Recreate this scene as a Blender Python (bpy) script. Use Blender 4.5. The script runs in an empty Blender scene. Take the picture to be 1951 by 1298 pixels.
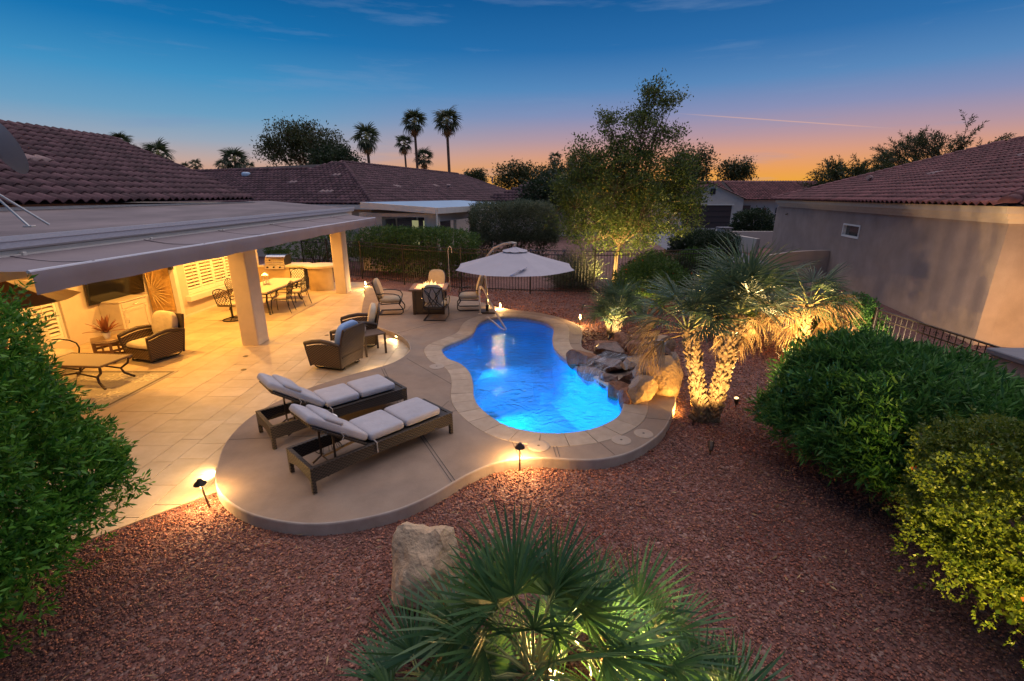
import bpy, math, random
import numpy as np
from mathutils import Vector, Matrix
from mathutils.geometry import tessellate_polygon
R = math.radians
PI = math.pi
S = bpy.context.scene
COL = S.collection
rng = random.Random(7)

# ------------------------------------------------------------------ camera
cam_d = bpy.data.cameras.new('camera')
cam = bpy.data.objects.new('camera', cam_d); COL.objects.link(cam)
cam_d.sensor_width = 36.0
cam_d.lens = 900.0 / 1951.0 * 36.0
cam_d.clip_start = 0.05; cam_d.clip_end = 2000
CAM = Vector((0, 0, 3.4))
cam.location = CAM
cam.rotation_euler = (R(90 - 16.99), 0, 0)
S.camera = cam

# ------------------------------------------------------------------ colour management, render options
S.view_settings.view_transform = 'Standard'
S.view_settings.look = 'None'
S.view_settings.exposure = 0.0
S.view_settings.gamma = 1.0
S.view_settings.use_curve_mapping = False
S.render.engine = 'CYCLES'
cy = S.cycles
cy.use_denoising = True
try: cy.denoiser = 'OPENIMAGEDENOISE'
except Exception: pass
cy.max_bounces = 6; cy.diffuse_bounces = 3; cy.glossy_bounces = 3; cy.transmission_bounces = 5; cy.transparent_max_bounces = 8
cy.sample_clamp_indirect = 4.0
cy.caustics_reflective = False; cy.caustics_refractive = False
cy.use_light_tree = True

def srgb(r, g, b):
    f = lambda c: (c/255/12.92) if c/255 <= .04045 else ((c/255+.055)/1.055)**2.4
    return (f(r), f(g), f(b), 1)

# ------------------------------------------------------------------ dusk sky
SUN_AZ = R(28.5)      # the sunset, right of straight ahead
world = bpy.data.worlds.new('World'); S.world = world
world.use_nodes = True
def build_sky():
    nt = world.node_tree; nt.nodes.clear()
    N = nt.nodes.new; L = nt.links.new
    out = N('ShaderNodeOutputWorld'); bg = N('ShaderNodeBackground'); bg.inputs[1].default_value = SKY_STRENGTH
    tc = N('ShaderNodeTexCoord'); nrm = N('ShaderNodeVectorMath'); nrm.operation = 'NORMALIZE'
    L(tc.outputs['Generated'], nrm.inputs[0])
    sep = N('ShaderNodeSeparateXYZ'); L(nrm.outputs[0], sep.inputs[0])
    def math_(op, a, b=None, clamp=False):
        m = N('ShaderNodeMath'); m.operation = op; m.use_clamp = clamp
        for i, v in enumerate((a, b)):
            if v is None: continue
            if isinstance(v, (int, float)): m.inputs[i].default_value = v
            else: L(v, m.inputs[i])
        return m.outputs[0]
    def ramp(stops):
        r = N('ShaderNodeValToRGB'); cr = r.color_ramp; cr.interpolation = 'B_SPLINE' if False else 'EASE'
        cr.interpolation = 'LINEAR'
        cr.elements[0].position = stops[0][0]; cr.elements[0].color = srgb(*stops[0][1])
        cr.elements[1].position = stops[-1][0]; cr.elements[1].color = srgb(*stops[-1][1])
        for p, c in stops[1:-1]:
            e = cr.elements.new(p); e.color = srgb(*c)
        return r
    z = math_('MAXIMUM', sep.outputs[2], 0.0)
    cool = ramp([(0, (222,140,92)), (.03, (218,156,118)), (.06, (192,166,158)), (.09, (152,166,184)), (.13, (106,158,194)),
                 (.185, (64,144,194)), (.25, (20,114,176)), (.33, (2,88,150)), (.55, (6,90,150)), (1, (8,84,142))])
    warm = ramp([(0, (228,160,40)), (.022, (230,164,58)), (.045, (230,158,88)), (.075, (214,154,128)), (.105, (178,148,160)), (.145, (132,142,182)),
                 (.19, (84,134,186)), (.25, (38,108,170)), (.33, (10,86,148)), (.55, (8,90,150)), (1, (8,84,142))])
    L(z, cool.inputs[0]); L(z, warm.inputs[0])
    # how near the direction is to the sunset, round the horizon
    hl = N('ShaderNodeCombineXYZ'); L(sep.outputs[0], hl.inputs[0]); L(sep.outputs[1], hl.inputs[1])
    hn = N('ShaderNodeVectorMath'); hn.operation = 'NORMALIZE'; L(hl.outputs[0], hn.inputs[0])
    dt = N('ShaderNodeVectorMath'); dt.operation = 'DOT_PRODUCT'; L(hn.outputs[0], dt.inputs[0]); dt.inputs[1].default_value = (math.sin(SUN_AZ), math.cos(SUN_AZ), 0)
    mr = N('ShaderNodeMapRange'); mr.interpolation_type = 'SMOOTHSTEP'
    L(dt.outputs['Value'], mr.inputs[0]); mr.inputs[1].default_value = .52; mr.inputs[2].default_value = 1.0
    mix = N('ShaderNodeMix'); mix.data_type = 'RGBA'; L(mr.outputs[0], mix.inputs[0]); L(cool.outputs[0], mix.inputs[6]); L(warm.outputs[0], mix.inputs[7])
    # thin high wisps
    vm = N('ShaderNodeMapping'); L(nrm.outputs[0], vm.inputs[0]); vm.inputs['Scale'].default_value = (1.6, 1.6, 14); vm.inputs['Rotation'].default_value = (0, R(8), 0)
    no = N('ShaderNodeTexNoise'); L(vm.outputs[0], no.inputs[0]); no.inputs['Scale'].default_value = 2.2; no.inputs['Detail'].default_value = 6; no.inputs['Roughness'].default_value = .6
    wr = N('ShaderNodeMapRange'); L(no.outputs[0], wr.inputs[0]); wr.inputs[1].default_value = .56; wr.inputs[2].default_value = .85; wr.inputs[4].default_value = .55
    wisp = N('ShaderNodeMix'); wisp.data_type = 'RGBA'; L(wr.outputs[0], wisp.inputs[0]); L(mix.outputs[2], wisp.inputs[6]); wisp.inputs[7].default_value = srgb(120,150,190)
    # contrail: a thin streak along a great circle
    d1 = Vector((0.3091, 0.9402, 0.1430)); d2 = Vector((0.5864, 0.8036, 0.1020))
    n = d1.cross(d2).normalized()
    cd = N('ShaderNodeVectorMath'); cd.operation = 'DOT_PRODUCT'; L(nrm.outputs[0], cd.inputs[0]); cd.inputs[1].default_value = n
    ab = math_('ABSOLUTE', cd.outputs['Value'])
    cw = N('ShaderNodeMapRange'); L(ab, cw.inputs[0]); cw.inputs[1].default_value = .0012; cw.inputs[2].default_value = 0; cw.inputs[3].default_value = 0; cw.inputs[4].default_value = 1
    mid = (d1 + d2).normalized()
    ad = N('ShaderNodeVectorMath'); ad.operation = 'DOT_PRODUCT'; L(nrm.outputs[0], ad.inputs[0]); ad.inputs[1].default_value = mid
    am = N('ShaderNodeMapRange'); am.interpolation_type = 'SMOOTHSTEP'; L(ad.outputs['Value'], am.inputs[0]); am.inputs[1].default_value = mid.dot(d1)-.004; am.inputs[2].default_value = mid.dot(d1)+.012
    cf = math_('MULTIPLY', math_('MULTIPLY', cw.outputs[0], am.outputs[0]), .45)
    ctr = N('ShaderNodeMix'); ctr.data_type = 'RGBA'; L(cf, ctr.inputs[0]); L(wisp.outputs[2], ctr.inputs[6]); ctr.inputs[7].default_value = srgb(250,190,150)
    # a trace of physical twilight sky
    sky = N('ShaderNodeTexSky'); sky.sky_type = 'NISHITA'; sky.sun_disc = False; sky.sun_elevation = R(0.5); sky.sun_rotation = SUN_AZ
    add = N('ShaderNodeMix'); add.data_type = 'RGBA'; add.blend_type = 'ADD'; add.inputs[0].default_value = .003
    L(ctr.outputs[2], add.inputs[6]); L(sky.outputs[0], add.inputs[7])
    L(add.outputs[2], bg.inputs[0]); L(bg.outputs[0], out.inputs[0])
SKY_STRENGTH = 1.0
build_sky()

# ------------------------------------------------------------------ the afterglow
sd = bpy.data.lights.new('sun', 'SUN'); sd.energy = 2.35; sd.angle = R(95); sd.color = (1.0, .84, .78)
so = bpy.data.objects.new('sun', sd); COL.objects.link(so)
so.rotation_euler = Vector((-math.sin(SUN_AZ)*.25, -math.cos(SUN_AZ)*.25, -.95)).to_track_quat('-Z', 'Y').to_euler()

# ------------------------------------------------------------------ lamps
WARM = (1.0, .58, .20)
LAMP = 3.2     # how strongly the long exposure gathers the lamps
def point(name, loc, power, color=WARM, r=.03, parent=None):
    d = bpy.data.lights.new(name, 'POINT'); d.energy = power*LAMP; d.color = color; d.shadow_soft_size = r
    o = bpy.data.objects.new(name, d); COL.objects.link(o); o.location = loc
    if parent: o.parent = parent
    return o
def spot(name, loc, to, power, size=80, blend=.6, color=WARM, r=.03, parent=None):
    d = bpy.data.lights.new(name, 'SPOT'); d.energy = power*LAMP; d.color = color; d.shadow_soft_size = r; d.spot_size = R(size); d.spot_blend = blend
    o = bpy.data.objects.new(name, d); COL.objects.link(o); o.location = loc
    o.rotation_euler = (Vector(to) - Vector(loc)).to_track_quat('-Z', 'Y').to_euler()
    if parent: o.parent = parent
    return o

# ------------------------------------------------------------------ materials
def _nodes(name):
    m = bpy.data.materials.new(name); m.use_nodes = True
    nt = m.node_tree; b = nt.nodes['Principled BSDF']
    return m, nt, b
def M(name, col, rough=.7, metal=0, spec=.4, var=.0, vscale=6, col2=None, bump=0, bscale=40, detail=4, rnd=0, coord='Object', emit=None, estr=0, coat=0, stretch=None, bdist=.01):
    """a principled material: base colour mixed with col2 by noise, fine bump, per-piece variation rnd"""
    m, nt, b = _nodes(name); N = nt.nodes.new; L = nt.links.new
    c = tuple(col[:3]) + (1,)
    b.inputs['Roughness'].default_value = rough; b.inputs['Metallic'].default_value = metal
    b.inputs['Specular IOR Level'].default_value = spec
    if coat: b.inputs['Coat Weight'].default_value = coat
    if emit: b.inputs['Emission Color'].default_value = tuple(emit[:3]) + (1,); b.inputs['Emission Strength'].default_value = estr
    b.inputs['Base Color'].default_value = c
    if coord == 'World':
        g = N('ShaderNodeNewGeometry'); vec = g.outputs['Position']
    else:
        tc = N('ShaderNodeTexCoord'); vec = tc.outputs['Object']
    if stretch:
        mp = N('ShaderNodeMapping'); L(vec, mp.inputs[0]); mp.inputs['Scale'].default_value = stretch; vec = mp.outputs[0]
    colsock = None
    if var or col2:
        n = N('ShaderNodeTexNoise'); L(vec, n.inputs[0]); n.inputs['Scale'].default_value = vscale; n.inputs['Detail'].default_value = detail; n.inputs['Roughness'].default_value = .62
        mr = N('ShaderNodeMapRange'); L(n.outputs[0], mr.inputs[0]); mr.inputs[1].default_value = .32; mr.inputs[2].default_value = .68
        mx = N('ShaderNodeMix'); mx.data_type = 'RGBA'; L(mr.outputs[0], mx.inputs[0])
        if col2: mx.inputs[6].default_value = c; mx.inputs[7].default_value = tuple(col2[:3]) + (1,)
        else:
            mx.inputs[6].default_value = tuple(x*(1-var) for x in c[:3]) + (1,); mx.inputs[7].default_value = tuple(min(1, x*(1+var)) for x in c[:3]) + (1,)
        colsock = mx.outputs[2]
    if rnd:
        g2 = N('ShaderNodeNewGeometry'); oi = N('ShaderNodeObjectInfo')
        ad = N('ShaderNodeMath'); ad.operation = 'ADD'; L(g2.outputs['Random Per Island'], ad.inputs[0]); L(oi.outputs['Random'], ad.inputs[1])
        fr = N('ShaderNodeMath'); fr.operation = 'FRACT'; L(ad.outputs[0], fr.inputs[0])
        r2 = N('ShaderNodeMapRange'); L(fr.outputs[0], r2.inputs[0]); r2.inputs[3].default_value = 1-rnd; r2.inputs[4].default_value = 1+rnd
        hv = N('ShaderNodeHueSaturation')
        L(r2.outputs[0], hv.inputs['Value'])
        if colsock: L(colsock, hv.inputs['Color'])
        else: hv.inputs['Color'].default_value = c
        colsock = hv.outputs[0]
    if colsock: L(colsock, b.inputs['Base Color'])
    if bump:
        n2 = N('ShaderNodeTexNoise'); L(vec, n2.inputs[0]); n2.inputs['Scale'].default_value = bscale; n2.inputs['Detail'].default_value = 5
        bp = N('ShaderNodeBump'); bp.inputs['Strength'].default_value = bump; bp.inputs['Distance'].default_value = bdist; L(n2.outputs[0], bp.inputs['Height']); L(bp.outputs[0], b.inputs['Normal'])
    return m
def leafmat(name, col, col2, trans=.35, rough=.45, spec=.35):
    m, nt, b = _nodes(name); N = nt.nodes.new; L = nt.links.new
    g = N('ShaderNodeNewGeometry')
    rp = N('ShaderNodeValToRGB'); rp.color_ramp.elements[0].color = tuple(col[:3]) + (1,); rp.color_ramp.elements[1].color = tuple(col2[:3]) + (1,)
    L(g.outputs['Random Per Island'], rp.inputs[0])
    L(rp.outputs[0], b.inputs['Base Color']); b.inputs['Roughness'].default_value = rough; b.inputs['Specular IOR Level'].default_value = spec
    t = N('ShaderNodeBsdfTranslucent'); L(rp.outputs[0], t.inputs[0])
    mx = N('ShaderNodeMixShader'); mx.inputs[0].default_value = trans
    L(b.outputs[0], mx.inputs[1]); L(t.outputs[0], mx.inputs[2]); L(mx.outputs[0], nt.nodes['Material Output'].inputs[0])
    return m
def wickermat(name, col, col2, sx=60, sz=90):
    m, nt, b = _nodes(name); N = nt.nodes.new; L = nt.links.new
    tc = N('ShaderNodeTexCoord'); sep = N('ShaderNodeSeparateXYZ'); L(tc.outputs['Object'], sep.inputs[0])
    def mt(op, a, bb=None):
        k = N('ShaderNodeMath'); k.operation = op
        for i, v in enumerate((a, bb)):
            if v is None: continue
            if isinstance(v, (int, float)): k.inputs[i].default_value = v
            else: L(v, k.inputs[i])
        return k.outputs[0]
    h = mt('ADD', sep.outputs[0], sep.outputs[1])
    a = mt('SINE', mt('MULTIPLY', h, sx*2)); c2 = mt('SINE', mt('MULTIPLY', sep.outputs[2], sz*2))
    w = mt('MULTIPLY', a, c2)
    mr = N('ShaderNodeMapRange'); L(w, mr.inputs[0]); mr.inputs[1].default_value = -.35; mr.inputs[2].default_value = .45
    mx = N('ShaderNodeMix'); mx.data_type = 'RGBA'; L(mr.outputs[0], mx.inputs[0]); mx.inputs[6].default_value = tuple(col2) + (1,); mx.inputs[7].default_value = tuple(col) + (1,)
    L(mx.outputs[2], b.inputs['Base Color']); b.inputs['Roughness'].default_value = .5
    bp = N('ShaderNodeBump'); bp.inputs['Strength'].default_value = .9; bp.inputs['Distance'].default_value = .006; L(mr.outputs[0], bp.inputs['Height']); L(bp.outputs[0], b.inputs['Normal'])
    return m

MT = {}
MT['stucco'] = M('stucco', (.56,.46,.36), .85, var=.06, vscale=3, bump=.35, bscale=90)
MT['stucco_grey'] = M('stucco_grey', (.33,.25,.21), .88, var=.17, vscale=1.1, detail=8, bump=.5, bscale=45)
MT['stucco_pale'] = M('stucco_pale', (.50,.44,.38), .88, var=.06, vscale=2, bump=.3, bscale=60)
MT['trim'] = M('trim', (.66,.60,.52), .7, var=.05, vscale=5)
MT['white'] = M('white', (.78,.76,.72), .5)
MT['shutter'] = M('shutter', (.80,.74,.62), .5)
MT['gutter'] = M('gutter', (.56,.55,.58), .4, var=.12, vscale=30, stretch=(4,.6,4))
MT['membrane'] = M('membrane', (.185,.145,.14), .8, var=.26, vscale=1.6, bump=.15, bscale=25, stretch=(1,.35,1))
MT['awning'] = M('awning', (.23,.185,.185), .85, var=.05, vscale=2.5, bump=.12, bscale=220)
MT['tile'] = M('tile', (.102,.050,.054), .8, var=.25, vscale=7, rnd=.36, bump=.3, bscale=60)
MT['tile_red'] = M('tile_red', (.165,.058,.054), .75, var=.25, vscale=7, rnd=.36, bump=.3, bscale=60)
MT['tile_pale'] = M('tile_pale', (.33,.22,.20), .8, var=.2, vscale=9)
MT['underlay'] = M('underlay', (.03,.022,.022), .9)
MT['travertine'] = M('travertine', (.58,.455,.30), .55, col2=(.46,.34,.21), vscale=2.6, detail=9, rnd=.10, bump=.12, bscale=30, coord='World')
MT['grout'] = M('grout', (.20,.16,.12), .9, coord='World')
MT['concrete'] = M('concrete', (.285,.21,.155), .85, col2=(.215,.155,.115), vscale=2.4, detail=14, bump=.45, bscale=150, coord='World')
MT['deck_edge'] = M('deck_edge', (.42,.34,.28), .85, col2=(.33,.26,.21), vscale=5, detail=6, bump=.3, bscale=90, coord='World')
MT['coping'] = M('coping', (.40,.31,.225), .7, col2=(.32,.24,.17), vscale=7, detail=7, rnd=.10, bump=.25, bscale=60, coord='World')
MT['joint'] = M('joint', (.09,.07,.06), .9)
MT['pool_tile'] = M('pool_tile', (.30,.30,.40), .3, var=.3, vscale=40)
MT['plaster'] = M('plaster', (.30,.56,.82), .7, var=.06, vscale=2, coord='World')
MT['dark_metal'] = M('dark_metal', (.018,.015,.014), .4, metal=.3, spec=.5)
MT['bronze'] = M('bronze', (.055,.034,.022), .4, metal=.4, spec=.5)
MT['steel'] = M('steel', (.62,.58,.54), .22, metal=1, var=.05, vscale=4)
MT['alu'] = M('alu', (.50,.48,.45), .35, metal=.8)
MT['black'] = M('black', (.006,.006,.007), .12, spec=.6)
MT['black_matte'] = M('black_matte', (.012,.012,.012), .6)
MT['wicker'] = wickermat('wicker', (.17,.10,.048), (.008,.006,.004), 45, 62)
MT['wicker_dark'] = wickermat('wicker_dark', (.055,.037,.026), (.008,.006,.005), 60, 80)
MT['wicker_frame'] = M('wicker_frame', (.055,.034,.022), .5, bump=.6, bscale=120)
MT['cushion'] = M('cushion', (.39,.37,.39), .9, var=.08, vscale=5, bump=.5, bscale=9, bdist=.03)
MT['cushion_tan'] = M('cushion_tan', (.52,.43,.31), .9, var=.09, vscale=6, bump=.5, bscale=9, bdist=.03)
MT['cushion_olive'] = M('cushion_olive', (.33,.27,.19), .9, var=.08, vscale=10, bump=.2, bscale=240)
MT['cushion_blue'] = M('cushion_blue', (.27,.40,.62), .9, var=.05, vscale=8, bump=.2, bscale=240)
MT['piping'] = M('piping', (.40,.36,.33), .9)
MT['canvas'] = M('canvas', (.42,.38,.40), .9, var=.04, vscale=3, bump=.1, bscale=200)
MT['wood'] = M('wood', (.17,.085,.036), .5, var=.25, vscale=6, stretch=(1,1,8))
MT['wood_slat'] = M('wood_slat', (.36,.25,.15), .5, var=.2, vscale=8, stretch=(6,1,6))
MT['wood_pale'] = M('wood_pale', (.52,.44,.35), .6, var=.06, vscale=5)
MT['gold'] = M('gold', (.55,.34,.12), .5, var=.2, vscale=12)
MT['counter'] = M('counter', (.58,.48,.36), .45, var=.08, vscale=8, bump=.1, bscale=50)
MT['rug'] = M('rug', (.42,.36,.26), .95, var=.12, vscale=30)
MT['rug_line'] = M('rug_line', (.62,.54,.38), .95)
MT['rug_dark'] = M('rug_dark', (.16,.13,.09), .95, var=.2, vscale=30)
MT['terracotta'] = M('terracotta', (.52,.32,.20), .7)
MT['glass'] = M('glass', (.03,.035,.04), .06, spec=.7)
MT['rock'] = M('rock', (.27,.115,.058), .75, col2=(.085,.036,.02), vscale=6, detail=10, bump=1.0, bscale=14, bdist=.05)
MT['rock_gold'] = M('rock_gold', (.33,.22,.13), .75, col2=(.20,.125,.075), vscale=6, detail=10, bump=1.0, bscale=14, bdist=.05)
MT['rock_wet'] = M('rock_wet', (.13,.053,.027), .35, col2=(.04,.018,.011), vscale=7, detail=10, bump=.9, bscale=14, spec=.6, bdist=.04)
MT['boulder'] = M('boulder', (.64,.46,.29), .85, col2=(.40,.26,.15), vscale=5, detail=12, bump=1.0, bscale=11, bdist=.05)
MT['bark'] = M('bark', (.13,.085,.05), .9, var=.35, vscale=9, bump=.8, bscale=30, stretch=(1,1,.3), bdist=.02)
MT['palm_trunk'] = M('palm_trunk', (.25,.155,.08), .9, var=.35, vscale=16, bump=.9, bscale=40, bdist=.02)
MT['palm_trunk_far'] = M('palm_trunk_far', (.13,.085,.06), .9, var=.3, vscale=3)
MT['lampglow'] = M('lampglow', (1,.8,.5), .5, emit=(1,.62,.25), estr=8)
MT['uplens'] = M('uplens', (1,.8,.5), .5, emit=(1,.62,.25), estr=2.5)
MT['steplens'] = M('steplens', (1,.8,.5), .5, emit=(1,.66,.3), estr=9)
MT['poollens'] = M('poollens', (.8,.9,1), .5, emit=(.35,.75,1), estr=6)
MT['red_flower'] = M('red_flower', (.55,.03,.05), .6)
MT['orange_flower'] = M('orange_flower', (.60,.10,.02), .6)
MT['white_flower'] = M('white_flower', (.75,.72,.68), .6)
MT['asphalt'] = M('asphalt', (.055,.055,.06), .9, var=.15, vscale=1)
MT['drive'] = M('drive', (.15,.15,.165), .9, var=.08, vscale=1.2)
MT['garage_door'] = M('garage_door', (.055,.035,.032), .6)
MT['far_window'] = M('far_window', (.03,.03,.045), .1, spec=.6)
MT['tv_glow'] = M('tv_glow', (.02,.1,.2), .3, emit=(.05,.5,.9), estr=1.2)
MT['lit_room'] = M('lit_room', (.4,.4,.2), .6, emit=(.75,.72,.35), estr=.35)
MT['ember'] = M('ember', (.3,.1,.02), .6, emit=(1,.33,.05), estr=2.2, var=.3)
MT['dish'] = M('dish', (.24,.25,.26), .45, spec=.5)
# leaves
MT['leaf_left'] = leafmat('leaf_left', (.014,.10,.010), (.15,.36,.04))
MT['leaf_olean'] = leafmat('leaf_olean', (.014,.075,.012), (.115,.255,.05))
MT['leaf_gold'] = leafmat('leaf_gold', (.04,.085,.010), (.17,.20,.022))
MT['leaf_hedge'] = leafmat('leaf_hedge', (.035,.09,.014), (.11,.18,.035))
MT['leaf_grey'] = leafmat('leaf_grey', (.06,.085,.045), (.17,.19,.11))
MT['leaf_tree'] = leafmat('leaf_tree', (.03,.065,.012), (.13,.17,.035))
MT['leaf_far'] = leafmat('leaf_far', (.025,.04,.012), (.075,.09,.03))
MT['leaf_dark'] = leafmat('leaf_dark', (.014,.03,.012), (.035,.06,.022))
MT['twig'] = M('twig', (.06,.04,.03), .9)
MT['frond_fg'] = leafmat('frond_fg', (.03,.085,.03), (.075,.15,.045), .26, .4, .5)
MT['frond_blue'] = leafmat('frond_blue', (.045,.085,.045), (.11,.155,.075), .4, .4, .5)
MT['frond_dead'] = leafmat('frond_dead', (.26,.15,.06), (.40,.26,.12), .3, .8, .2)
MT['frond_far'] = leafmat('frond_far', (.03,.05,.022), (.075,.10,.04), .3, .5, .4)
MT['petiole'] = M('petiole', (.34,.33,.12), .6, var=.15, vscale=12)
MT['agave'] = leafmat('agave', (.10,.13,.09), (.17,.19,.12), .15)
MT['bromeliad'] = leafmat('bromeliad', (.16,.05,.03), (.30,.12,.05), .2)

# ------------------------------------------------------------------ mesh helpers
class MB:
    def __init__(s): s.v = []; s.f = []; s.m = []
    def add(s, vs, fs, mi=0):
        o = len(s.v); s.v += [tuple(v) for v in vs]; s.f += [tuple(i+o for i in f) for f in fs]; s.m += [mi]*len(fs); return s
    def box(s, c, d, rot=None, mi=0):
        x, y, z = d[0]/2, d[1]/2, d[2]/2
        vs = [Vector((a*x, b*y, e*z)) for e in (-1, 1) for b in (-1, 1) for a in (-1, 1)]
        if rot is not None: vs = [rot @ v for v in vs]
        c = Vector(c)
        return s.add([v+c for v in vs], [(0,2,3,1),(4,5,7,6),(0,1,5,4),(2,6,7,3),(0,4,6,2),(1,3,7,5)], mi)
    def bbox(s, c, d, b=.01, rot=None, mi=0):
        """box with bevelled edges"""
        x, y, z = d[0]/2, d[1]/2, d[2]/2; b = min(b, x*.49, y*.49, z*.49)
        pts = []
        for e in (-1, 1):
            for q in (-1, 1):
                for a in (-1, 1):
                    pts += [Vector((a*(x-b), q*(y-b), e*z)), Vector((a*(x-b), q*y, e*(z-b))), Vector((a*x, q*(y-b), e*(z-b)))]
        import itertools
        I = lambda a, q, e, k: ((1 if e > 0 else 0)*4 + (1 if q > 0 else 0)*2 + (1 if a > 0 else 0))*3 + k
        fs = []
        for e in (-1, 1): fs.append([I(-1,-1,e,0), I(1,-1,e,0), I(1,1,e,0), I(-1,1,e,0)][::e])
        for q in (-1, 1): fs.append([I(-1,q,-1,1), I(-1,q,1,1), I(1,q,1,1), I(1,q,-1,1)][::q])
        for a in (-1, 1): fs.append([I(a,-1,-1,2), I(a,1,-1,2), I(a,1,1,2), I(a,-1,1,2)][::a])
        for e in (-1, 1):
            for q in (-1, 1): fs.append([I(-1,q,e,0), I(1,q,e,0), I(1,q,e,1), I(-1,q,e,1)][::-e*q])
            for a in (-1, 1): fs.append([I(a,-1,e,0), I(a,1,e,0), I(a,1,e,2), I(a,-1,e,2)][::e*a])
        for q in (-1, 1):
            for a in (-1, 1): fs.append([I(a,q,-1,1), I(a,q,1,1), I(a,q,1,2), I(a,q,-1,2)][::a*q])
        for e in (-1, 1):
            for q in (-1, 1):
                for a in (-1, 1): fs.append([I(a,q,e,0), I(a,q,e,1), I(a,q,e,2)][::-a*q*e])
        if rot is not None: pts = [rot @ p for p in pts]
        c = Vector(c)
        return s.add([p+c for p in pts], fs, mi)
    def beam(s, a, b, w, h, mi=0, up=(0,0,1)):
        a = Vector(a); b = Vector(b); d = (b-a); L = d.length; d.normalize()
        up = Vector(up)
        if abs(d.dot(up)) > .98: up = Vector((1,0,0))
        x = d.cross(up).normalized(); u = x.cross(d)
        rot = Matrix((x, d, u)).transposed()
        return s.box((a+b)/2, (w, L, h), rot, mi)
    def tube(s, pts, r, seg=8, mi=0, closed=False, cap=True):
        pts = [Vector(p) for p in pts]; n = len(pts)
        rs = r if isinstance(r, (list, tuple)) else [r]*n
        o = len(s.v); prev = None
        for i, p in enumerate(pts):
            if closed: t = pts[(i+1) % n] - pts[i-1]
            else: t = pts[min(i+1, n-1)] - pts[max(i-1, 0)]
            if t.length < 1e-9: t = Vector((0,0,1))
            t.normalize()
            if prev is None:
                a = Vector((0,0,1)) if abs(t.z) < .9 else Vector((1,0,0))
                x = t.cross(a).normalized()
            else:
                x = (prev - t*prev.dot(t))
                if x.length < 1e-6: x = t.orthogonal()
                x.normalize()
            prev = x; y = t.cross(x)
            for k in range(seg):
                an = 2*PI*k/seg
                s.v.append(tuple(p + (x*math.cos(an) + y*math.sin(an))*rs[i]))
        m = n if closed else n-1
        for i in range(m):
            for k in range(seg):
                a = o+i*seg+k; b = o+i*seg+(k+1) % seg; c = o+((i+1) % n)*seg+(k+1) % seg; d = o+((i+1) % n)*seg+k
                s.f.append((a,b,c,d)); s.m.append(mi)
        if cap and not closed:
            s.f.append(tuple(o+k for k in range(seg))[::-1]); s.m.append(mi)
            s.f.append(tuple(o+(n-1)*seg+k for k in range(seg))); s.m.append(mi)
        return s
    def lathe(s, prof, c=(0,0,0), seg=20, mi=0):
        o = len(s.v); n = len(prof)
        for r, z in prof:
            for k in range(seg):
                a = 2*PI*k/seg; s.v.append((c[0]+r*math.cos(a), c[1]+r*math.sin(a), c[2]+z))
        for i in range(n-1):
            for k in range(seg):
                s.f.append((o+i*seg+k, o+i*seg+(k+1) % seg, o+(i+1)*seg+(k+1) % seg, o+(i+1)*seg+k)); s.m.append(mi)
        s.f.append(tuple(o+k for k in range(seg))[::-1]); s.m.append(mi)
        s.f.append(tuple(o+(n-1)*seg+k for k in range(seg))); s.m.append(mi)
        return s
    def prism(s, poly, z0, z1, mi=0, mside=None):
        n = len(poly); o = len(s.v)
        for z in (z0, z1):
            for p in poly: s.v.append((p[0], p[1], z))
        s.f.append(tuple(o+n+i for i in range(n))); s.m.append(mi)
        s.f.append(tuple(o+i for i in range(n))[::-1]); s.m.append(mi)
        for i in range(n):
            j = (i+1) % n; s.f.append((o+i, o+j, o+n+j, o+n+i)); s.m.append(mi if mside is None else mside)
        return s
    def pillow(s, c, d, e=.35, rot=None, mi=0, nu=24, nv=12, puff=0, eh=.55, ev=.8):
        """a rounded cushion: a super-ellipsoid"""
        o = len(s.v); f = lambda t, k: math.copysign(abs(t)**k, t)
        c = Vector(c)
        for j in range(nv+1):
            v = -PI/2 + PI*j/nv
            for i in range(nu):
                u = 2*PI*i/nu
                p = Vector((f(math.cos(v), eh)*f(math.cos(u), e), f(math.cos(v), eh)*f(math.sin(u), e), f(math.sin(v), ev)))
                q = 1 + puff*(1-max(abs(p.x), abs(p.y))**2)
                p = Vector((p.x*d[0]/2, p.y*d[1]/2, p.z*d[2]/2*q))
                if rot is not None: p = rot @ p
                s.v.append(tuple(p+c))
        for j in range(nv):
            for i in range(nu):
                s.f.append((o+j*nu+i, o+j*nu+(i+1) % nu, o+(j+1)*nu+(i+1) % nu, o+(j+1)*nu+i)); s.m.append(mi)
        return s
    def mesh(s, name, mats, smooth=False):
        me = bpy.data.meshes.new(name); me.from_pydata(s.v, [], s.f)
        for m in (mats if isinstance(mats, (list, tuple)) else [mats]): me.materials.append(MT[m] if isinstance(m, str) else m)
        if len(set(s.m)) > 1: me.polygons.foreach_set('material_index', s.m)
        if smooth is True: me.polygons.foreach_set('use_smooth', [True]*len(s.f))
        me.update()
        if smooth not in (True, False): me.set_sharp_from_angle(angle=R(smooth)); me.polygons.foreach_set('use_smooth', [True]*len(s.f))
        return me
    def build(s, name, mats, parent=None, smooth=False, kind=None, loc=None):
        return link(name, s.mesh(name, mats, smooth), parent, kind, loc)
def link(name, me, parent=None, kind=None, loc=None):
    o = bpy.data.objects.new(name, me); COL.objects.link(o)
    if parent is not None: o.parent = parent
    if kind: o['kind'] = kind
    if loc is not None: o.location = loc
    return o
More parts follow.
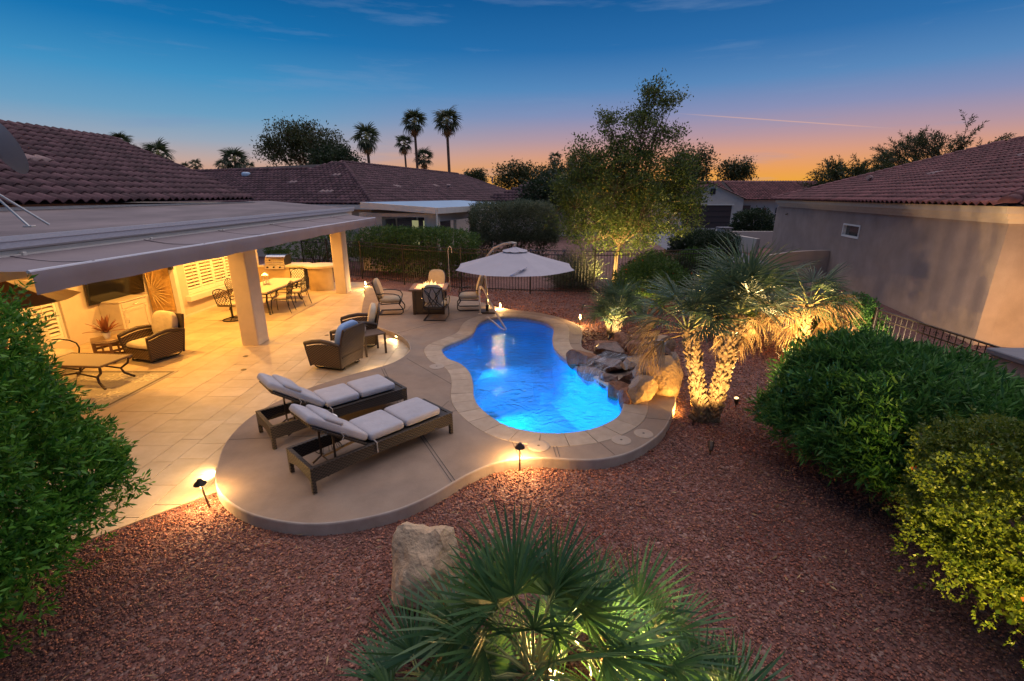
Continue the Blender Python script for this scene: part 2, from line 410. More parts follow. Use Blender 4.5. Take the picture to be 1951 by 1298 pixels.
def npmesh(name, V, F, mats, midx=None, smooth=False):
    """fast mesh from numpy arrays; F is (n,3) or (n,4)"""
    me = bpy.data.meshes.new(name); V = np.asarray(V, dtype=np.float32); F = np.asarray(F, dtype=np.int32)
    k = F.shape[1]
    me.vertices.add(len(V)); me.vertices.foreach_set('co', V.ravel())
    me.loops.add(F.size); me.loops.foreach_set('vertex_index', F.ravel())
    me.polygons.add(len(F)); me.polygons.foreach_set('loop_start', np.arange(0, F.size, k, dtype=np.int32))
    try: me.polygons.foreach_set('loop_total', np.full(len(F), k, dtype=np.int32))
    except Exception: pass
    for m in (mats if isinstance(mats, (list, tuple)) else [mats]): me.materials.append(MT[m])
    if midx is not None: me.polygons.foreach_set('material_index', np.asarray(midx, dtype=np.int32))
    if smooth: me.polygons.foreach_set('use_smooth', np.ones(len(F), dtype=bool))
    me.update(calc_edges=True); me.validate()
    return me
def thing(name, label, cat, loc=(0,0,0), rotz=0, group=None):
    o = bpy.data.objects.new(name, None); COL.objects.link(o); o.empty_display_size = .1
    o.location = loc; o.rotation_euler = (0, 0, rotz); o['label'] = label; o['category'] = cat
    if group: o['group'] = group
    return o
def tag(o, label, cat, group=None):
    o['label'] = label; o['category'] = cat
    if group: o['group'] = group
    return o
def dup(root, loc, rotz, label, group=None):
    r = root.copy(); COL.objects.link(r); r.location = loc; r.rotation_euler = (0, 0, rotz); r['label'] = label
    if group: r['group'] = group
    for ch in list(root.children):
        c = ch.copy(); COL.objects.link(c); c.parent = r
        for g in ch.children:
            d = g.copy(); COL.objects.link(d); d.parent = c
    return r
def inside(p, poly):
    x, y = p; r = False; j = len(poly)-1
    for i in range(len(poly)):
        xi, yi = poly[i][0], poly[i][1]; xj, yj = poly[j][0], poly[j][1]
        if (yi > y) != (yj > y) and x < (xj-xi)*(y-yi)/(yj-yi)+xi: r = not r
        j = i
    return r
def clip(poly, a, b, c):
    """keep the part of poly with a*x+b*y<=c"""
    out = []
    for i in range(len(poly)):
        p, q = poly[i], poly[(i+1) % len(poly)]
        dp = a*p[0]+b*p[1]-c; dq = a*q[0]+b*q[1]-c
        if dp <= 0: out.append(p)
        if dp*dq < 0:
            t = dp/(dp-dq); out.append((p[0]+(q[0]-p[0])*t, p[1]+(q[1]-p[1])*t))
    return out
def spline(pts, per=5, closed=True):
    n = len(pts); out = []
    for i in range(n if closed else n-1):
        g = lambda k: Vector((*pts[k % n], 0)) if closed else Vector((*pts[min(max(k, 0), n-1)], 0))
        p0, p1, p2, p3 = g(i-1), g(i), g(i+1), g(i+2)
        for j in range(per):
            t = j/per
            q = .5*((2*p1) + (-p0+p2)*t + (2*p0-5*p1+4*p2-p3)*t*t + (-p0+3*p1-3*p2+p3)*t**3)
            out.append((q.x, q.y))
    if not closed: out.append(tuple(pts[-1]))
    return out
def offset(poly, d):
    """move a counter-clockwise closed polygon outwards by d"""
    n = len(poly); out = []
    for i in range(n):
        a = Vector(poly[i-1]); b = Vector(poly[(i+1) % n]); t = (b-a).normalized()
        out.append((poly[i][0]+t.y*d, poly[i][1]-t.x*d))
    return out
def ccw(poly):
    a = sum(poly[i-1][0]*poly[i][1]-poly[i][0]*poly[i-1][1] for i in range(len(poly)))
    return poly if a > 0 else poly[::-1]
def ring_faces(outer, holes, z, flip=False):
    loops = [[Vector((p[0], p[1], 0)) for p in outer]] + [[Vector((p[0], p[1], 0)) for p in h] for h in holes]
    tri = tessellate_polygon(loops)
    vs = [(p.x, p.y, z) for l in loops for p in l]
    fs = []
    for t in tri:
        a, b, c = (Vector(vs[i]) for i in t)
        fs.append(tuple(t) if (b-a).cross(c-a).z > 0 else tuple(t)[::-1])
    return vs, fs
# ------------------------------------------------------------------ outlines on the ground (metres)
POOL = ccw(spline([(-1.57,9.9),(-1.36,9.36),(-1.05,9.02),(-.84,8.55),(-.73,7.98),(-.68,7.47),(-.58,7.07),(-.33,6.61),(-.05,6.29),(.24,6.14),(.53,6.08),(.84,6.10),(1.15,6.2),(1.47,6.43),(1.72,6.75),
     (1.87,7.25),(1.80,7.75),(1.58,8.3),(1.27,9.0),(1.0,9.94),(.98,10.68),(1.05,11.28),(1.1,11.75),(1.04,12.15),(.83,12.52),(.46,12.8),(.07,12.93),(-.36,12.90),(-.73,12.66),(-.94,12.15),(-.98,11.4),(-1.1,10.97),(-1.34,10.57),(-1.55,10.2)], 4))
DECK_NEAR = [(-3.71,5.2),(-3.61,5.0),(-3.46,4.78),(-3.22,4.55),(-2.86,4.32),(-2.45,4.18),(-2.04,4.13),(-1.63,4.2),(-1.23,4.37),(-.93,4.61),(-.72,4.84),(-.52,5.06),(-.26,5.27),(.06,5.40),(.44,5.42),(.84,5.38),(1.18,5.40),(1.56,5.56),(1.93,5.87),(2.25,6.26),(2.56,6.84),(2.75,7.3)]
DECK_FAR = [(2.85,8.1),(2.6,9.1),(2.0,9.6),(1.62,10.0),(1.61,10.51),(1.74,11.21),(1.75,12.0),(1.47,12.67),(.86,13.38),(-.04,13.84),(-.66,14.42),(-1.15,15.08),(-2.1,15.9),(-3.33,16.35),(-4.55,17.18),(-5.55,17.75)]
DECK_LEFT = [(-5.25,16.7),(-4.75,14.7),(-4.25,13.0),(-3.65,12.03),(-2.85,11.22),(-2.42,10.5),(-2.26,9.81),(-2.43,9.13),(-2.83,8.67),(-3.28,8.2),(-3.76,7.51),(-4.03,6.69),(-3.97,5.87)]
DECK = ccw(spline(DECK_NEAR+DECK_FAR+DECK_LEFT, 4))
DZ = .15
COPE = offset(POOL, .37)

# ------------------------------------------------------------------ ground
def gravel_mat():
    m, nt, b = _nodes('gravel_ground'); N = nt.nodes.new; L = nt.links.new
    g = N('ShaderNodeNewGeometry')
    v = N('ShaderNodeTexVoronoi'); v.inputs['Scale'].default_value = 34; L(g.outputs['Position'], v.inputs['Vector'])
    sx = N('ShaderNodeSeparateColor'); L(v.outputs['Color'], sx.inputs[0])
    rp = N('ShaderNodeValToRGB'); cr = rp.color_ramp
    cr.elements[0].position = 0; cr.elements[0].color = (.06,.025,.022,1); cr.elements[1].position = 1; cr.elements[1].color = (.33,.20,.155,1)
    for p, c in ((.35,(.15,.056,.042,1)), (.7,(.19,.08,.063,1)), (.9,(.22,.115,.09,1))): e = cr.elements.new(p); e.color = c
    L(sx.outputs[0], rp.inputs[0])
    n = N('ShaderNodeTexNoise'); n.inputs['Scale'].default_value = .8; n.inputs['Detail'].default_value = 5; L(g.outputs['Position'], n.inputs[0])
    mr = N('ShaderNodeMapRange'); L(n.outputs[0], mr.inputs[0]); mr.inputs[1].default_value = .3; mr.inputs[2].default_value = .7; mr.inputs[3].default_value = .72; mr.inputs[4].default_value = 1.15
    hv = N('ShaderNodeHueSaturation'); L(rp.outputs[0], hv.inputs['Color']); L(mr.outputs[0], hv.inputs['Value'])
    L(hv.outputs[0], b.inputs['Base Color']); b.inputs['Roughness'].default_value = .85
    bp = N('ShaderNodeBump'); bp.inputs['Strength'].default_value = .9; bp.inputs['Distance'].default_value = .02; bp.invert = True
    L(v.outputs['Distance'], bp.inputs['Height']); L(bp.outputs[0], b.inputs['Normal'])
    return m
MT['gravel_ground'] = gravel_mat()
MT['pebble'] = M('pebble', (.225,.07,.042), .8, col2=(.29,.135,.09), vscale=.9, rnd=.62, coord='World')
hole = offset(POOL, .2)
vs, fs = ring_faces([(-160,-60),(160,-60),(160,260),(-160,260)], [hole], 0)
link('ground', MB().add(vs, fs).mesh('ground', 'gravel_ground'), kind='structure')

# loose red stone: real pebbles, thinning out with distance
def pebbles():
    r = np.random.default_rng(3)
    deck = [tuple(p) for p in DECK]
    dx = np.array(deck)
    def in_poly(P, poly):
        x, y = P[:,0], P[:,1]; res = np.zeros(len(P), bool); j = len(poly)-1
        for i in range(len(poly)):
            xi, yi = poly[i]; xj, yj = poly[j]
            c = ((yi > y) != (yj > y)) & (x < (xj-xi)*(y-yi)/(yj-yi+1e-12)+xi); res ^= c; j = i
        return res
    Ps = []; Ss = []
    for (x0, x1, y0, y1, dens, size) in ((-4.6,4.6,1.3,4.6,2300,.0100), (-4,6,4.6,7.5,1300,.0125), (1,7,7.5,11,520,.018), (-1,9,11,18,200,.026), (-7,-1,15,20.5,150,.028)):
        n = int((x1-x0)*(y1-y0)*dens)
        P = np.stack([r.uniform(x0, x1, n), r.uniform(y0, y1, n)], 1)
        keep = ~in_poly(P, deck) & ~((P[:,0]-P[:,1] < -8.40) & (P[:,1] < 19.5) & (P[:,0] < -3.3)) & (np.abs(P[:,0]) < 1.2*(P[:,1]+1.2))
        keep &= ~((P[:,0] < -5.9) & (P[:,1] < 19.4))
        P = P[keep]; Ps.append(P); Ss.append(np.full(len(P), size))
    P = np.concatenate(Ps); s = np.concatenate(Ss); n = len(P)
    base = np.array([(1,0,0),(-1,0,0),(0,1,0),(0,-1,0),(0,0,1),(0,0,-.6)], float)
    tri = np.array([(0,2,4),(2,1,4),(1,3,4),(3,0,4),(2,0,5),(1,2,5),(3,1,5),(0,3,5)])
    B = base[None]*(1+r.uniform(-.3,.3,(n,6,1)))
    sc = s[:,None,None]*np.where(r.random((n,1,1)) < .05, r.uniform(1.5,2.4,(n,1,1)), r.uniform(.55,1.4,(n,1,1)))*np.stack([np.ones(n), r.uniform(.6,1,n), r.uniform(.4,.8,n)], 1)[:,None,:]
    B = B*sc
    a = r.uniform(0, 2*PI, n); t = r.uniform(-.7, .7, n)
    x = B[...,0]; y = B[...,1]; z = B[...,2]
    z, x = z*np.cos(t)[:,None]-x*np.sin(t)[:,None], x*np.cos(t)[:,None]+z*np.sin(t)[:,None]
    x, y = x*np.cos(a)[:,None]-y*np.sin(a)[:,None], x*np.sin(a)[:,None]+y*np.cos(a)[:,None]
    V = np.stack([x+P[:,0:1], y+P[:,1:2], z+.004+s[:,None]*r.uniform(0,.5,(n,1))], 2).reshape(-1,3)
    F = (tri[None]+np.arange(n)[:,None,None]*6).reshape(-1,3)
    link('gravel', npmesh('gravel', V, F, 'pebble'), kind='stuff')
pebbles()

# ------------------------------------------------------------------ pool
pool = bpy.data.objects.new('pool', None); COL.objects.link(pool); pool['kind'] = 'structure'
mb = MB(); n = len(POOL)
prof = [(.0,.115,0),(.0,.0,0),(.0,-.02,1),(.0,-.75,1),(-.18,-1.02,1)]
for off, z, mi in prof:
    for p in offset(POOL, off): mb.v.append((p[0], p[1], z))
for i in range(len(prof)-1):
    for k in range(n):
        a = i*n+k; b_ = i*n+(k+1) % n
        mb.f.append((b_, a, a+n, b_+n)); mb.m.append(prof[i+1][2] if i else 0)
vs, fs = ring_faces(offset(POOL, -.18), [], -1.02); mb.add(vs, fs, 1)
mb.build('pool_shell', ['pool_tile','plaster'], pool)
# waterline tiles: a row of small tiles just proud of the shell, on the far wall that shows
per = []
for i in range(n):
    per.append((Vector(POOL[i])-Vector(POOL[i-1])).length)
def walk(poly, step):
    out = []; acc = 0; n = len(poly)
    for i in range(n):
        a = Vector(poly[i]); b = Vector(poly[(i+1) % n]); L = (b-a).length
        while acc < L:
            out.append((a+(b-a)*(acc/L), (b-a).normalized())); acc += step
        acc -= L
    return out
tm = MB().box((0,0,0),(.142,.006,.105)).mesh('waterline_tile', 'pool_tile')
wl = [q for q in walk(POOL, .15) if q[1].x < .25]      # inward face turned to the viewer
for p, t in wl[:150]:
    o = link('waterline_tile', tm, pool); o.location = (p.x-t.y*.004, p.y+t.x*.004, .058); o.rotation_euler = (0, 0, math.atan2(t.y, t.x))
# underwater bench and step
for nm, poly, z in (('pool_bench', [(-.62,7.3),(-.5,6.9),(-.2,6.5),(.1,6.55),(.12,6.75),(-.1,7.0),(-.3,7.35)], -.32),
                    ('pool_step', [(.62,9.6),(.96,9.9),(.93,10.6),(.99,11.2),(.7,11.1),(.5,10.3)], -.72)):
    MB().prism(ccw(spline(poly, 4)), -1.05, z).build(nm, 'plaster', pool)
MB().lathe([(.09,0),(.09,.01),(.07,.014)], (.35,7.2,-1.02), 20).build('drain', 'dark_metal', pool)
# cut-in deep light lenses on the near left wall
def water_mat():
    m = bpy.data.materials.new('water'); m.use_nodes = True; nt = m.node_tree; nt.nodes.clear(); N = nt.nodes.new; L = nt.links.new
    out = N('ShaderNodeOutputMaterial'); g = N('ShaderNodeNewGeometry')
    n1 = N('ShaderNodeTexNoise'); n1.inputs['Scale'].default_value = 3.2; n1.inputs['Detail'].default_value = 4; n1.inputs['Distortion'].default_value = 1.2; L(g.outputs['Position'], n1.inputs[0])
    n2 = N('ShaderNodeTexNoise'); n2.inputs['Scale'].default_value = 11; n2.inputs['Detail'].default_value = 3; L(g.outputs['Position'], n2.inputs[0])
    ad = N('ShaderNodeMath'); ad.operation = 'MULTIPLY_ADD'; L(n2.outputs[0], ad.inputs[0]); ad.inputs[1].default_value = .3; L(n1.outputs[0], ad.inputs[2])
    bp = N('ShaderNodeBump'); bp.inputs['Strength'].default_value = .9; bp.inputs['Distance'].default_value = .06; L(ad.outputs[0], bp.inputs['Height'])
    fr = N('ShaderNodeFresnel'); fr.inputs[0].default_value = 1.33; L(bp.outputs[0], fr.inputs[1])
    gl = N('ShaderNodeBsdfGlossy'); gl.inputs['Roughness'].default_value = .03; L(bp.outputs[0], gl.inputs['Normal'])
    tr = N('ShaderNodeBsdfTransparent'); tr.inputs[0].default_value = (.34,.84,1,1)
    rf = N('ShaderNodeBsdfRefraction'); rf.inputs['IOR'].default_value = 1.33; rf.inputs['Roughness'].default_value = 0; rf.inputs[0].default_value = (.34,.84,1,1); L(bp.outputs[0], rf.inputs['Normal'])
    m1 = N('ShaderNodeMixShader'); m1.inputs[0].default_value = .6; L(tr.outputs[0], m1.inputs[1]); L(rf.outputs[0], m1.inputs[2])
    m2 = N('ShaderNodeMixShader'); L(fr.outputs[0], m2.inputs[0]); L(m1.outputs[0], m2.inputs[1]); L(gl.outputs[0], m2.inputs[2])
    L(m2.outputs[0], out.inputs[0]); return m
MT['water'] = water_mat()
vs, fs = ring_faces(offset(POOL, -.002), [], .03)
MB().add(vs, fs).build('water', 'water', kind='structure')
POOLC = (.005,.40,1.0)
def pool_light(x, y, z, ang, to, power, size=128, lens='poollens'):
    o = MB().lathe([(.10,0),(.10,.02),(.085,.035)], (0,0,0), 20).build('pool_lamp_lens', lens, pool)
    o.location = (x, y, z); o.rotation_euler = (R(90), 0, ang)
    spot('pool_spot', (x+.07*(to[0]-x), y+.07*(to[1]-y), z), to, power, size, .7, POOLC, .06)
pool_light(-.84, 8.62, -.34, R(-70), (1.2,7.7,-1.15), 270)
pool_light(-.66, 7.25, -.46, R(-62), (1.2,7.7,-1.2), 180)
pool_light(-.88, 11.9, -.46, R(-80), (.6,10.6,-1.15), 60, 128, 'white')  # added weak lamp that brightens the far end; its lens does not glow
pool_light(.62, 6.13, -.46, R(0), (.7,8.4,-1.15), 170)  # added lamp on the unseen near wall, evens out the water's brightness

# ------------------------------------------------------------------ pool deck
deck = bpy.data.objects.new('pool_deck', None); COL.objects.link(deck); deck['kind'] = 'structure'
mb = MB()
top = offset(DECK, -.018)
vs, fs = ring_faces(top, [offset(POOL, .372)], DZ); mb.add(vs, fs, 0)
nd = len(DECK); o0 = len(mb.v)
for off, z in ((-.018,DZ),(-.005,DZ-.006),(0,DZ-.02),(0,-.1)):
    for p in offset(DECK, off): mb.v.append((p[0], p[1], z))
for i in range(3):
    for k in range(nd):
        a = o0+i*nd+k; b_ = o0+i*nd+(k+1) % nd; mb.f.append((a, a+nd, b_+nd, b_)[::-1]); mb.m.append(1)
mb.build('deck_slab', ['concrete','deck_edge'], deck)
# coping stones round the pool, jointed
lens = np.cumsum([0]+[(Vector(POOL[(i+1) % n])-Vector(POOL[i])).length for i in range(n)]); total = lens[-1]
inner_, outer_ = offset(POOL, -.025), COPE
def at_s(poly, s):
    s = s % total; i = int(np.searchsorted(lens, s, 'right')-1); i = min(i, n-1); t = (s-lens[i])/(lens[i+1]-lens[i])
    a, b = Vector(poly[i]), Vector(poly[(i+1) % n]); return a+(b-a)*t
cnt = 52; stp = total/cnt
for k in range(cnt):
    s0, s1 = k*stp+.0035, (k+1)*stp-.0035
    ss = [s0+(s1-s0)*j/4 for j in range(5)]
    A = [at_s(inner_, s) for s in ss]; B = [at_s(outer_, s) for s in ss]
    dzk = rng.uniform(-.0015,.0015); zt = DZ+.006+dzk
    mb = MB()
    for P, zz in ((A, .10), (A, zt-.022), ([a+(b-a)*.045 for a, b in zip(A, B)], zt-.004), ([a+(b-a)*.09 for a, b in zip(A, B)], zt), ([a+(b-a)*.985 for a, b in zip(A, B)], zt), (B, zt-.008), (B, .02)):
        for p in P: mb.v.append((p.x, p.y, zz))
    for i in range(6):
        for j in range(4): mb.f.append((i*5+j, i*5+j+1, (i+1)*5+j+1, (i+1)*5+j)); mb.m.append(0)
    mb.f.append(tuple(i*5 for i in range(7))); mb.f.append(tuple(i*5+4 for i in range(7))[::-1]); mb.m += [0,0]
    mb.build('coping_stone', 'coping', deck)
# expansion joints: pairs of thin dark lines let into the slab
def joint(pts, gap=.022):
    pts = [Vector(p) for p in pts]
    for s in (-1, 1):
        mb = MB()
        for a, b in zip(pts, pts[1:]):
            t = (b-a).normalized(); nrm = Vector((-t.y, t.x))*gap*s
            a2, b2 = a+nrm, b+nrm
            mb.beam((a2.x,a2.y,DZ), (b2.x,b2.y,DZ), .009, .006)
        mb.build('expansion_joint', 'joint', deck)
joint([(-.70,4.90),(-1.75,6.9),(-2.55,8.75)])
joint([(.12,5.44),(.02,5.86)]); joint([(.60,5.45),(.58,5.72)])
for a, b in (((-3.95,5.9),(-2.4,6.05)), ((-2.4,6.05),(-1.15,6.9)), ((-1.15,6.9),(-1.05,7.2)), ((-2.2,9.35),(-1.1,7.95)), ((-2.85,11.25),(-2.2,12.1)), ((-2.2,12.1),(-1.2,12.9)), ((-4.3,12.6),(-3.1,13.6)), ((-3.1,13.6),(-3.2,16.2)), ((1.06,10.4),(1.55,10.4)), ((1.47,11.1),(1.70,11.1)), ((-.6,7.0),(-.95,6.8)), ((1.2,5.85),(1.35,5.50)), ((1.95,6.6),(2.4,6.5))):
    MB().beam((a[0],a[1],DZ), (b[0],b[1],DZ), .007, .005).build('control_joint', 'joint', deck)

# ------------------------------------------------------------------ travertine patio
patio = bpy.data.objects.new('patio', None); COL.objects.link(patio); patio['kind'] = 'structure'
def patio_clip(q):
    q = clip(q, 1, -1, -8.44); q = clip(q, -1, 0, 10.3) if q else q; q = clip(q, 0, 1, 19.3) if q else q
    return q
base = patio_clip([(-10.6,-2),(-3.2,-2),(-3.2,12.6),(-5.6,17.9),(-6.5,19.3),(-10.6,19.3)])
MB().prism(ccw(base), -.05, .006).build('grout_bed', 'grout', patio)
slabs = []
x = -10.3; r2 = random.Random(11)
bound = lambda y: -2.05 if y < 12.2 else (-3.3-(y-12.4)*.45)
while x < -2.2:
    w = r2.choice((.405,.405,.61,.305)); y = 1.5-r2.random()*.6
    while y < 19.3:
        l = r2.choice((.405,.61,.61,.915)); g = .0035
        q = [(x+g,y+g),(x+w-g,y+g),(x+w-g,y+l-g),(x+g,y+l-g)]
        y += l
        if all(inside(p, DECK) for p in q): continue
        if min(p[0] for p in q) > bound(q[0][1]): continue
        q = patio_clip(q)
        if len(q) < 3: continue
        slabs.append(q)
    x += w
def cen(q): return (sum(p[0] for p in q)/len(q), sum(p[1] for p in q)/len(q))
def seen(q):
    c = cen(q); return -c[0] < 1.12*(c[1]+.6) 
slabs = [q for q in slabs if seen(q)]
slabs.sort(key=lambda q: (cen(q)[0]**2+cen(q)[1]**2))
rest = MB()
for i, q in enumerate(slabs):
    z = .012+r2.uniform(-.0012,.0012)
    if i < 300: MB().prism(ccw(q), -.02, z).build('paver', 'travertine', patio)
    else: rest.prism(ccw(q), -.02, z)
if rest.v: rest.build('pavers', 'travertine', patio, kind='stuff')
for x, y in ((-5.48,9.05),(-4.72,11.55),(-3.9,12.6),(-5.9,9.9)):
    MB().lathe([(.055,0),(.055,.004),(.045,.006)], (x,y,.012), 18).build('floor_drain', 'bronze', patio)

# ------------------------------------------------------------------ barrel tile roofs
def tile_mesh(w, L, h, mat, ns=9, name='roof_tile'):
    mb = MB(); th = .026
    h = h*1.5
    def zc(x): return h*(.5+.5*math.cos(2*PI*x/w))**.8
    for yy, lift in ((0, .040), (L, .0)):
        for i in range(ns):
            x = -w/2*1.02+w*1.02*i/(ns-1); mb.v.append((x, yy, zc(x)+lift))
    for i in range(ns-1): mb.f.append((i, i+1, ns+i+1, ns+i)); mb.m.append(0)
    for i in range(ns):
        x = -w/2*1.02+w*1.02*i/(ns-1); mb.v.append((x, .004, zc(x)+.040-th))
    for i in range(ns-1): mb.f.append((2*ns+i, 2*ns+i+1, i+1, i)); mb.m.append(0)
    return mb.mesh(name, mat, True)
def tile_roof(roof, O, u, v, inp, U, V, w, L, ex, h, mat, nparts=0, ns=9, pale=()):
    """courses of tiles on the plane through O spanned by u (along the eave) and v (up the slope)"""
    O, u, v = Vector(O), Vector(u).normalized(), Vector(v).normalized(); nn = u.cross(v)
    if nn.z < 0: nn = -nn; flip = True
    else: flip = False
    me = tile_mesh(w, L, h, mat, ns); mp = tile_mesh(w, L, h, 'tile_pale', ns) if pale else None
    spots = []
    for j in range(int(V/ex)+1):
        for i in range(int(U/w)+1):
            a, b = (i+.5)*w, j*ex
            if inp(a, b+ex*.5): spots.append((O+u*a+v*b+nn*.0, (i, j)))
    spots.sort(key=lambda q: (q[0]-CAM).length)
    ux = -u if flip else u
    verts = np.array([x.co[:] for x in me.vertices]); fcs = np.array([p.vertices[:] for p in me.polygons])
    VV = []; FF = []; k = 0
    r3 = random.Random(5)
    for idx, (p, ij) in enumerate(spots):
        jx = r3.uniform(-.006,.006); p = p+v*jx+nn*r3.uniform(-.004,.004)
        if idx < nparts or ij in pale:
            o = link('roof_tile', mp if ij in pale else me, roof)
            o.matrix_local = Matrix(((ux.x, v.x, nn.x, p.x), (ux.y, v.y, nn.y, p.y), (ux.z, v.z, nn.z, p.z), (0,0,0,1)))
        else:
            B = np.array(((ux.x, v.x, nn.x), (ux.y, v.y, nn.y), (ux.z, v.z, nn.z)))
            VV.append(verts @ B.T+np.array(p)); FF.append(fcs+k); k += len(verts)
    if VV:
        link('roof_tiles', npmesh('roof_tiles', np.concatenate(VV), np.concatenate(FF), mat, smooth=True), roof, 'stuff')
def cap_row(roof, a, b, r=.11, L=.42, mat='tile', name='ridge_tile'):
    """half-round caps along a ridge or hip"""
    a, b = Vector(a), Vector(b); d = (b-a); n_ = max(1, int(d.length/(L*.86))); d.normalize()
    side = d.cross(Vector((0,0,1))).normalized(); up = side.cross(d)
    mb = MB(); ns = 8
    for y, rr, lift in ((0, r*1.06, .02), (L, r*.92, 0)):
        for i in range(ns):
            t = PI*i/(ns-1); mb.v.append((rr*math.cos(t), y, rr*math.sin(t)*.9-.03+lift))
    for i in range(ns-1): mb.f.append((i, i+1, ns+i+1, ns+i)); mb.m.append(0)
    mb.f.append(tuple(range(ns))[::-1]); mb.m.append(0)
    me = mb.mesh(name, mat, True)
    for k in range(n_):
        p = a+d*(k*L*.86); o = link(name, me, roof)
        o.matrix_local = Matrix(((side.x, d.x, up.x, p.x), (side.y, d.y, up.y, p.y), (side.z, d.z, up.z, p.z), (0,0,0,1)))
# ------------------------------------------------------------------ the house on the left
house = thing('house', 'stucco house with lit covered patio, brown tiled roof and grey awning beside the pool', 'house', (0,0,0))
YE = 18.2   # far end of the patio roof
mb = MB()
def wallbox(mb, x0, x1, y0, y1, z0, z1): mb.box(((x0+x1)/2, (y0+y1)/2, (z0+z1)/2), (x1-x0, y1-y0, z1-z0))
# window wall with two openings, TV wall, jog between
WX = -9.55; TX = -10.3
w1 = (13.75, 16.6, .60, 2.1)
wallbox(mb, WX-.2, WX, 13.2, w1[0], 0, 2.66); wallbox(mb, WX-.2, WX, w1[1], 17.9, 0, 2.66)
wallbox(mb, WX-.2, WX, w1[0], w1[1], 0, w1[2]); wallbox(mb, WX-.2, WX, w1[0], w1[1], w1[3], 2.66)
wallbox(mb, TX-.2, WX-.2, 13.2, 13.4, 0, 2.66)
w2 = (8.2, 10.55, .22, 2.2)
wallbox(mb, TX-.2, TX, w2[1], 13.2, 0, 2.66); wallbox(mb, TX-.2, TX, 2, w2[0], 0, 2.66)
wallbox(mb, TX-.2, TX, w2[0], w2[1], 0, w2[2]); wallbox(mb, TX-.2, TX, w2[0], w2[1], w2[3], 2.66)
wallbox(mb, -9.35, -9.0, 17.9, 18.15, 0, 2.66) if False else None
mb.build('wall', 'stucco', house)
m2 = MB(); wallbox(m2, WX-.02, WX+.012, 13.16, 17.9, 0, .07); m2.build('base_screed', 'trim', house)
m2 = MB(); wallbox(m2, -14, WX-.21, 13.41, 17.85, 0, 3.2); m2.build('room_shell', 'stucco', house)
m2 = MB(); wallbox(m2, WX-.03, WX+.10, 13.16, 13.30, .0, 2.66); m2.build('corner_trim', 'trim', house)
# plantation shutters
def shutter_window(x, y0, y1, z0, z1, panels, sill=True):
    w = MB()
    for a, b in ((y0, y0+.06), (y1-.06, y1)): w.box((x-.10, (a+b)/2, (z0+z1)/2), (.08, b-a, z1-z0))
    for a, b in ((z0, z0+.05), (z1-.05, z1)): w.box((x-.10, (y0+y1)/2, (a+b)/2), (.08, y1-y0-.12, b-a))
    win = w.build('window', 'shutter', house)
    pw = (y1-y0-.12)/panels
    g = MB(); g.box((x-.17, (y0+y1)/2, (z0+z1)/2), (.01, y1-y0-.1, z1-z0-.08)); g.build('pane', 'lit_shade', win)
    for k in range(panels):
        a = y0+.06+k*pw; b = a+pw
        s = MB()
        for q in (a+.035, b-.035): s.box((x-.09, q, (z0+z1)/2), (.045, .06, z1-z0-.104))
        for q in (z0+.09, z1-.09): s.box((x-.09, (a+b)/2, q), (.045, pw-.13, .075))
        s.build('shutter_frame', 'shutter', win)
        nsl = int((z1-z0-.25)/.098)
        sm = MB().box((0,0,0), (.085, pw-.135, .012), Matrix.Rotation(R(28), 3, 'Y')).mesh('slat', 'shutter')
        for j in range(nsl):
            o = link('slat', sm, win); o.location = (x-.085, (a+b)/2, z0+.17+j*.098)
        r_ = MB().beam((x-.035, (a+b)/2, z0+.15), (x-.035, (a+b)/2, z1-.15), .012, .012); r_.build('tilt_rod', 'shutter', win)
    if sill:
        s = MB(); s.bbox((x+.06, (y0+y1)/2, z0-.09), (.16, y1-y0+.3, .17), .015); s.build('sill', 'trim', win)
MT['lit_shade'] = M('lit_shade', (.55,.42,.22), .7)
shutter_window(WX, w1[0], w1[1], w1[2], w1[3], 4)
shutter_window(TX, w2[0], w2[1], w2[2], w2[3], 3, False)
# columns, beam, ceiling, flat roof
for y in (10.93, 17.18):
    c = MB().bbox((-6.2, y, 1.22), (.40, .5, 2.44), .02); c.build('column', 'stucco', house)
MB().bbox((-6.2, 17.52, 1.2), (.09, .07, 2.4), .01).build('downspout', 'stucco', house)
b = MB(); wallbox(b, -6.42, -5.98, 2, YE-.25, 2.44, 2.86); b.build('beam', 'stucco', house)
b = MB(); wallbox(b, -10.4, -6.43, 2, YE-.26, 2.66, 2.74); b.build('patio_ceiling', 'stucco', house)
# membrane roof: slopes a little to the gutter
b = MB()
vs = [(-5.98,2,2.90),(-5.98,YE,2.98),(-9.0,YE,3.24),(-9.0,2,3.16),(-5.98,2,2.86),(-5.98,YE,2.94),(-9.0,YE,3.20),(-9.0,2,3.12)]
b.add(vs, [(0,1,2,3),(4,7,6,5),(0,4,5,1),(1,5,6,2),(2,6,7,3),(3,7,4,0)]); b.build('flat_roof', 'membrane', house)
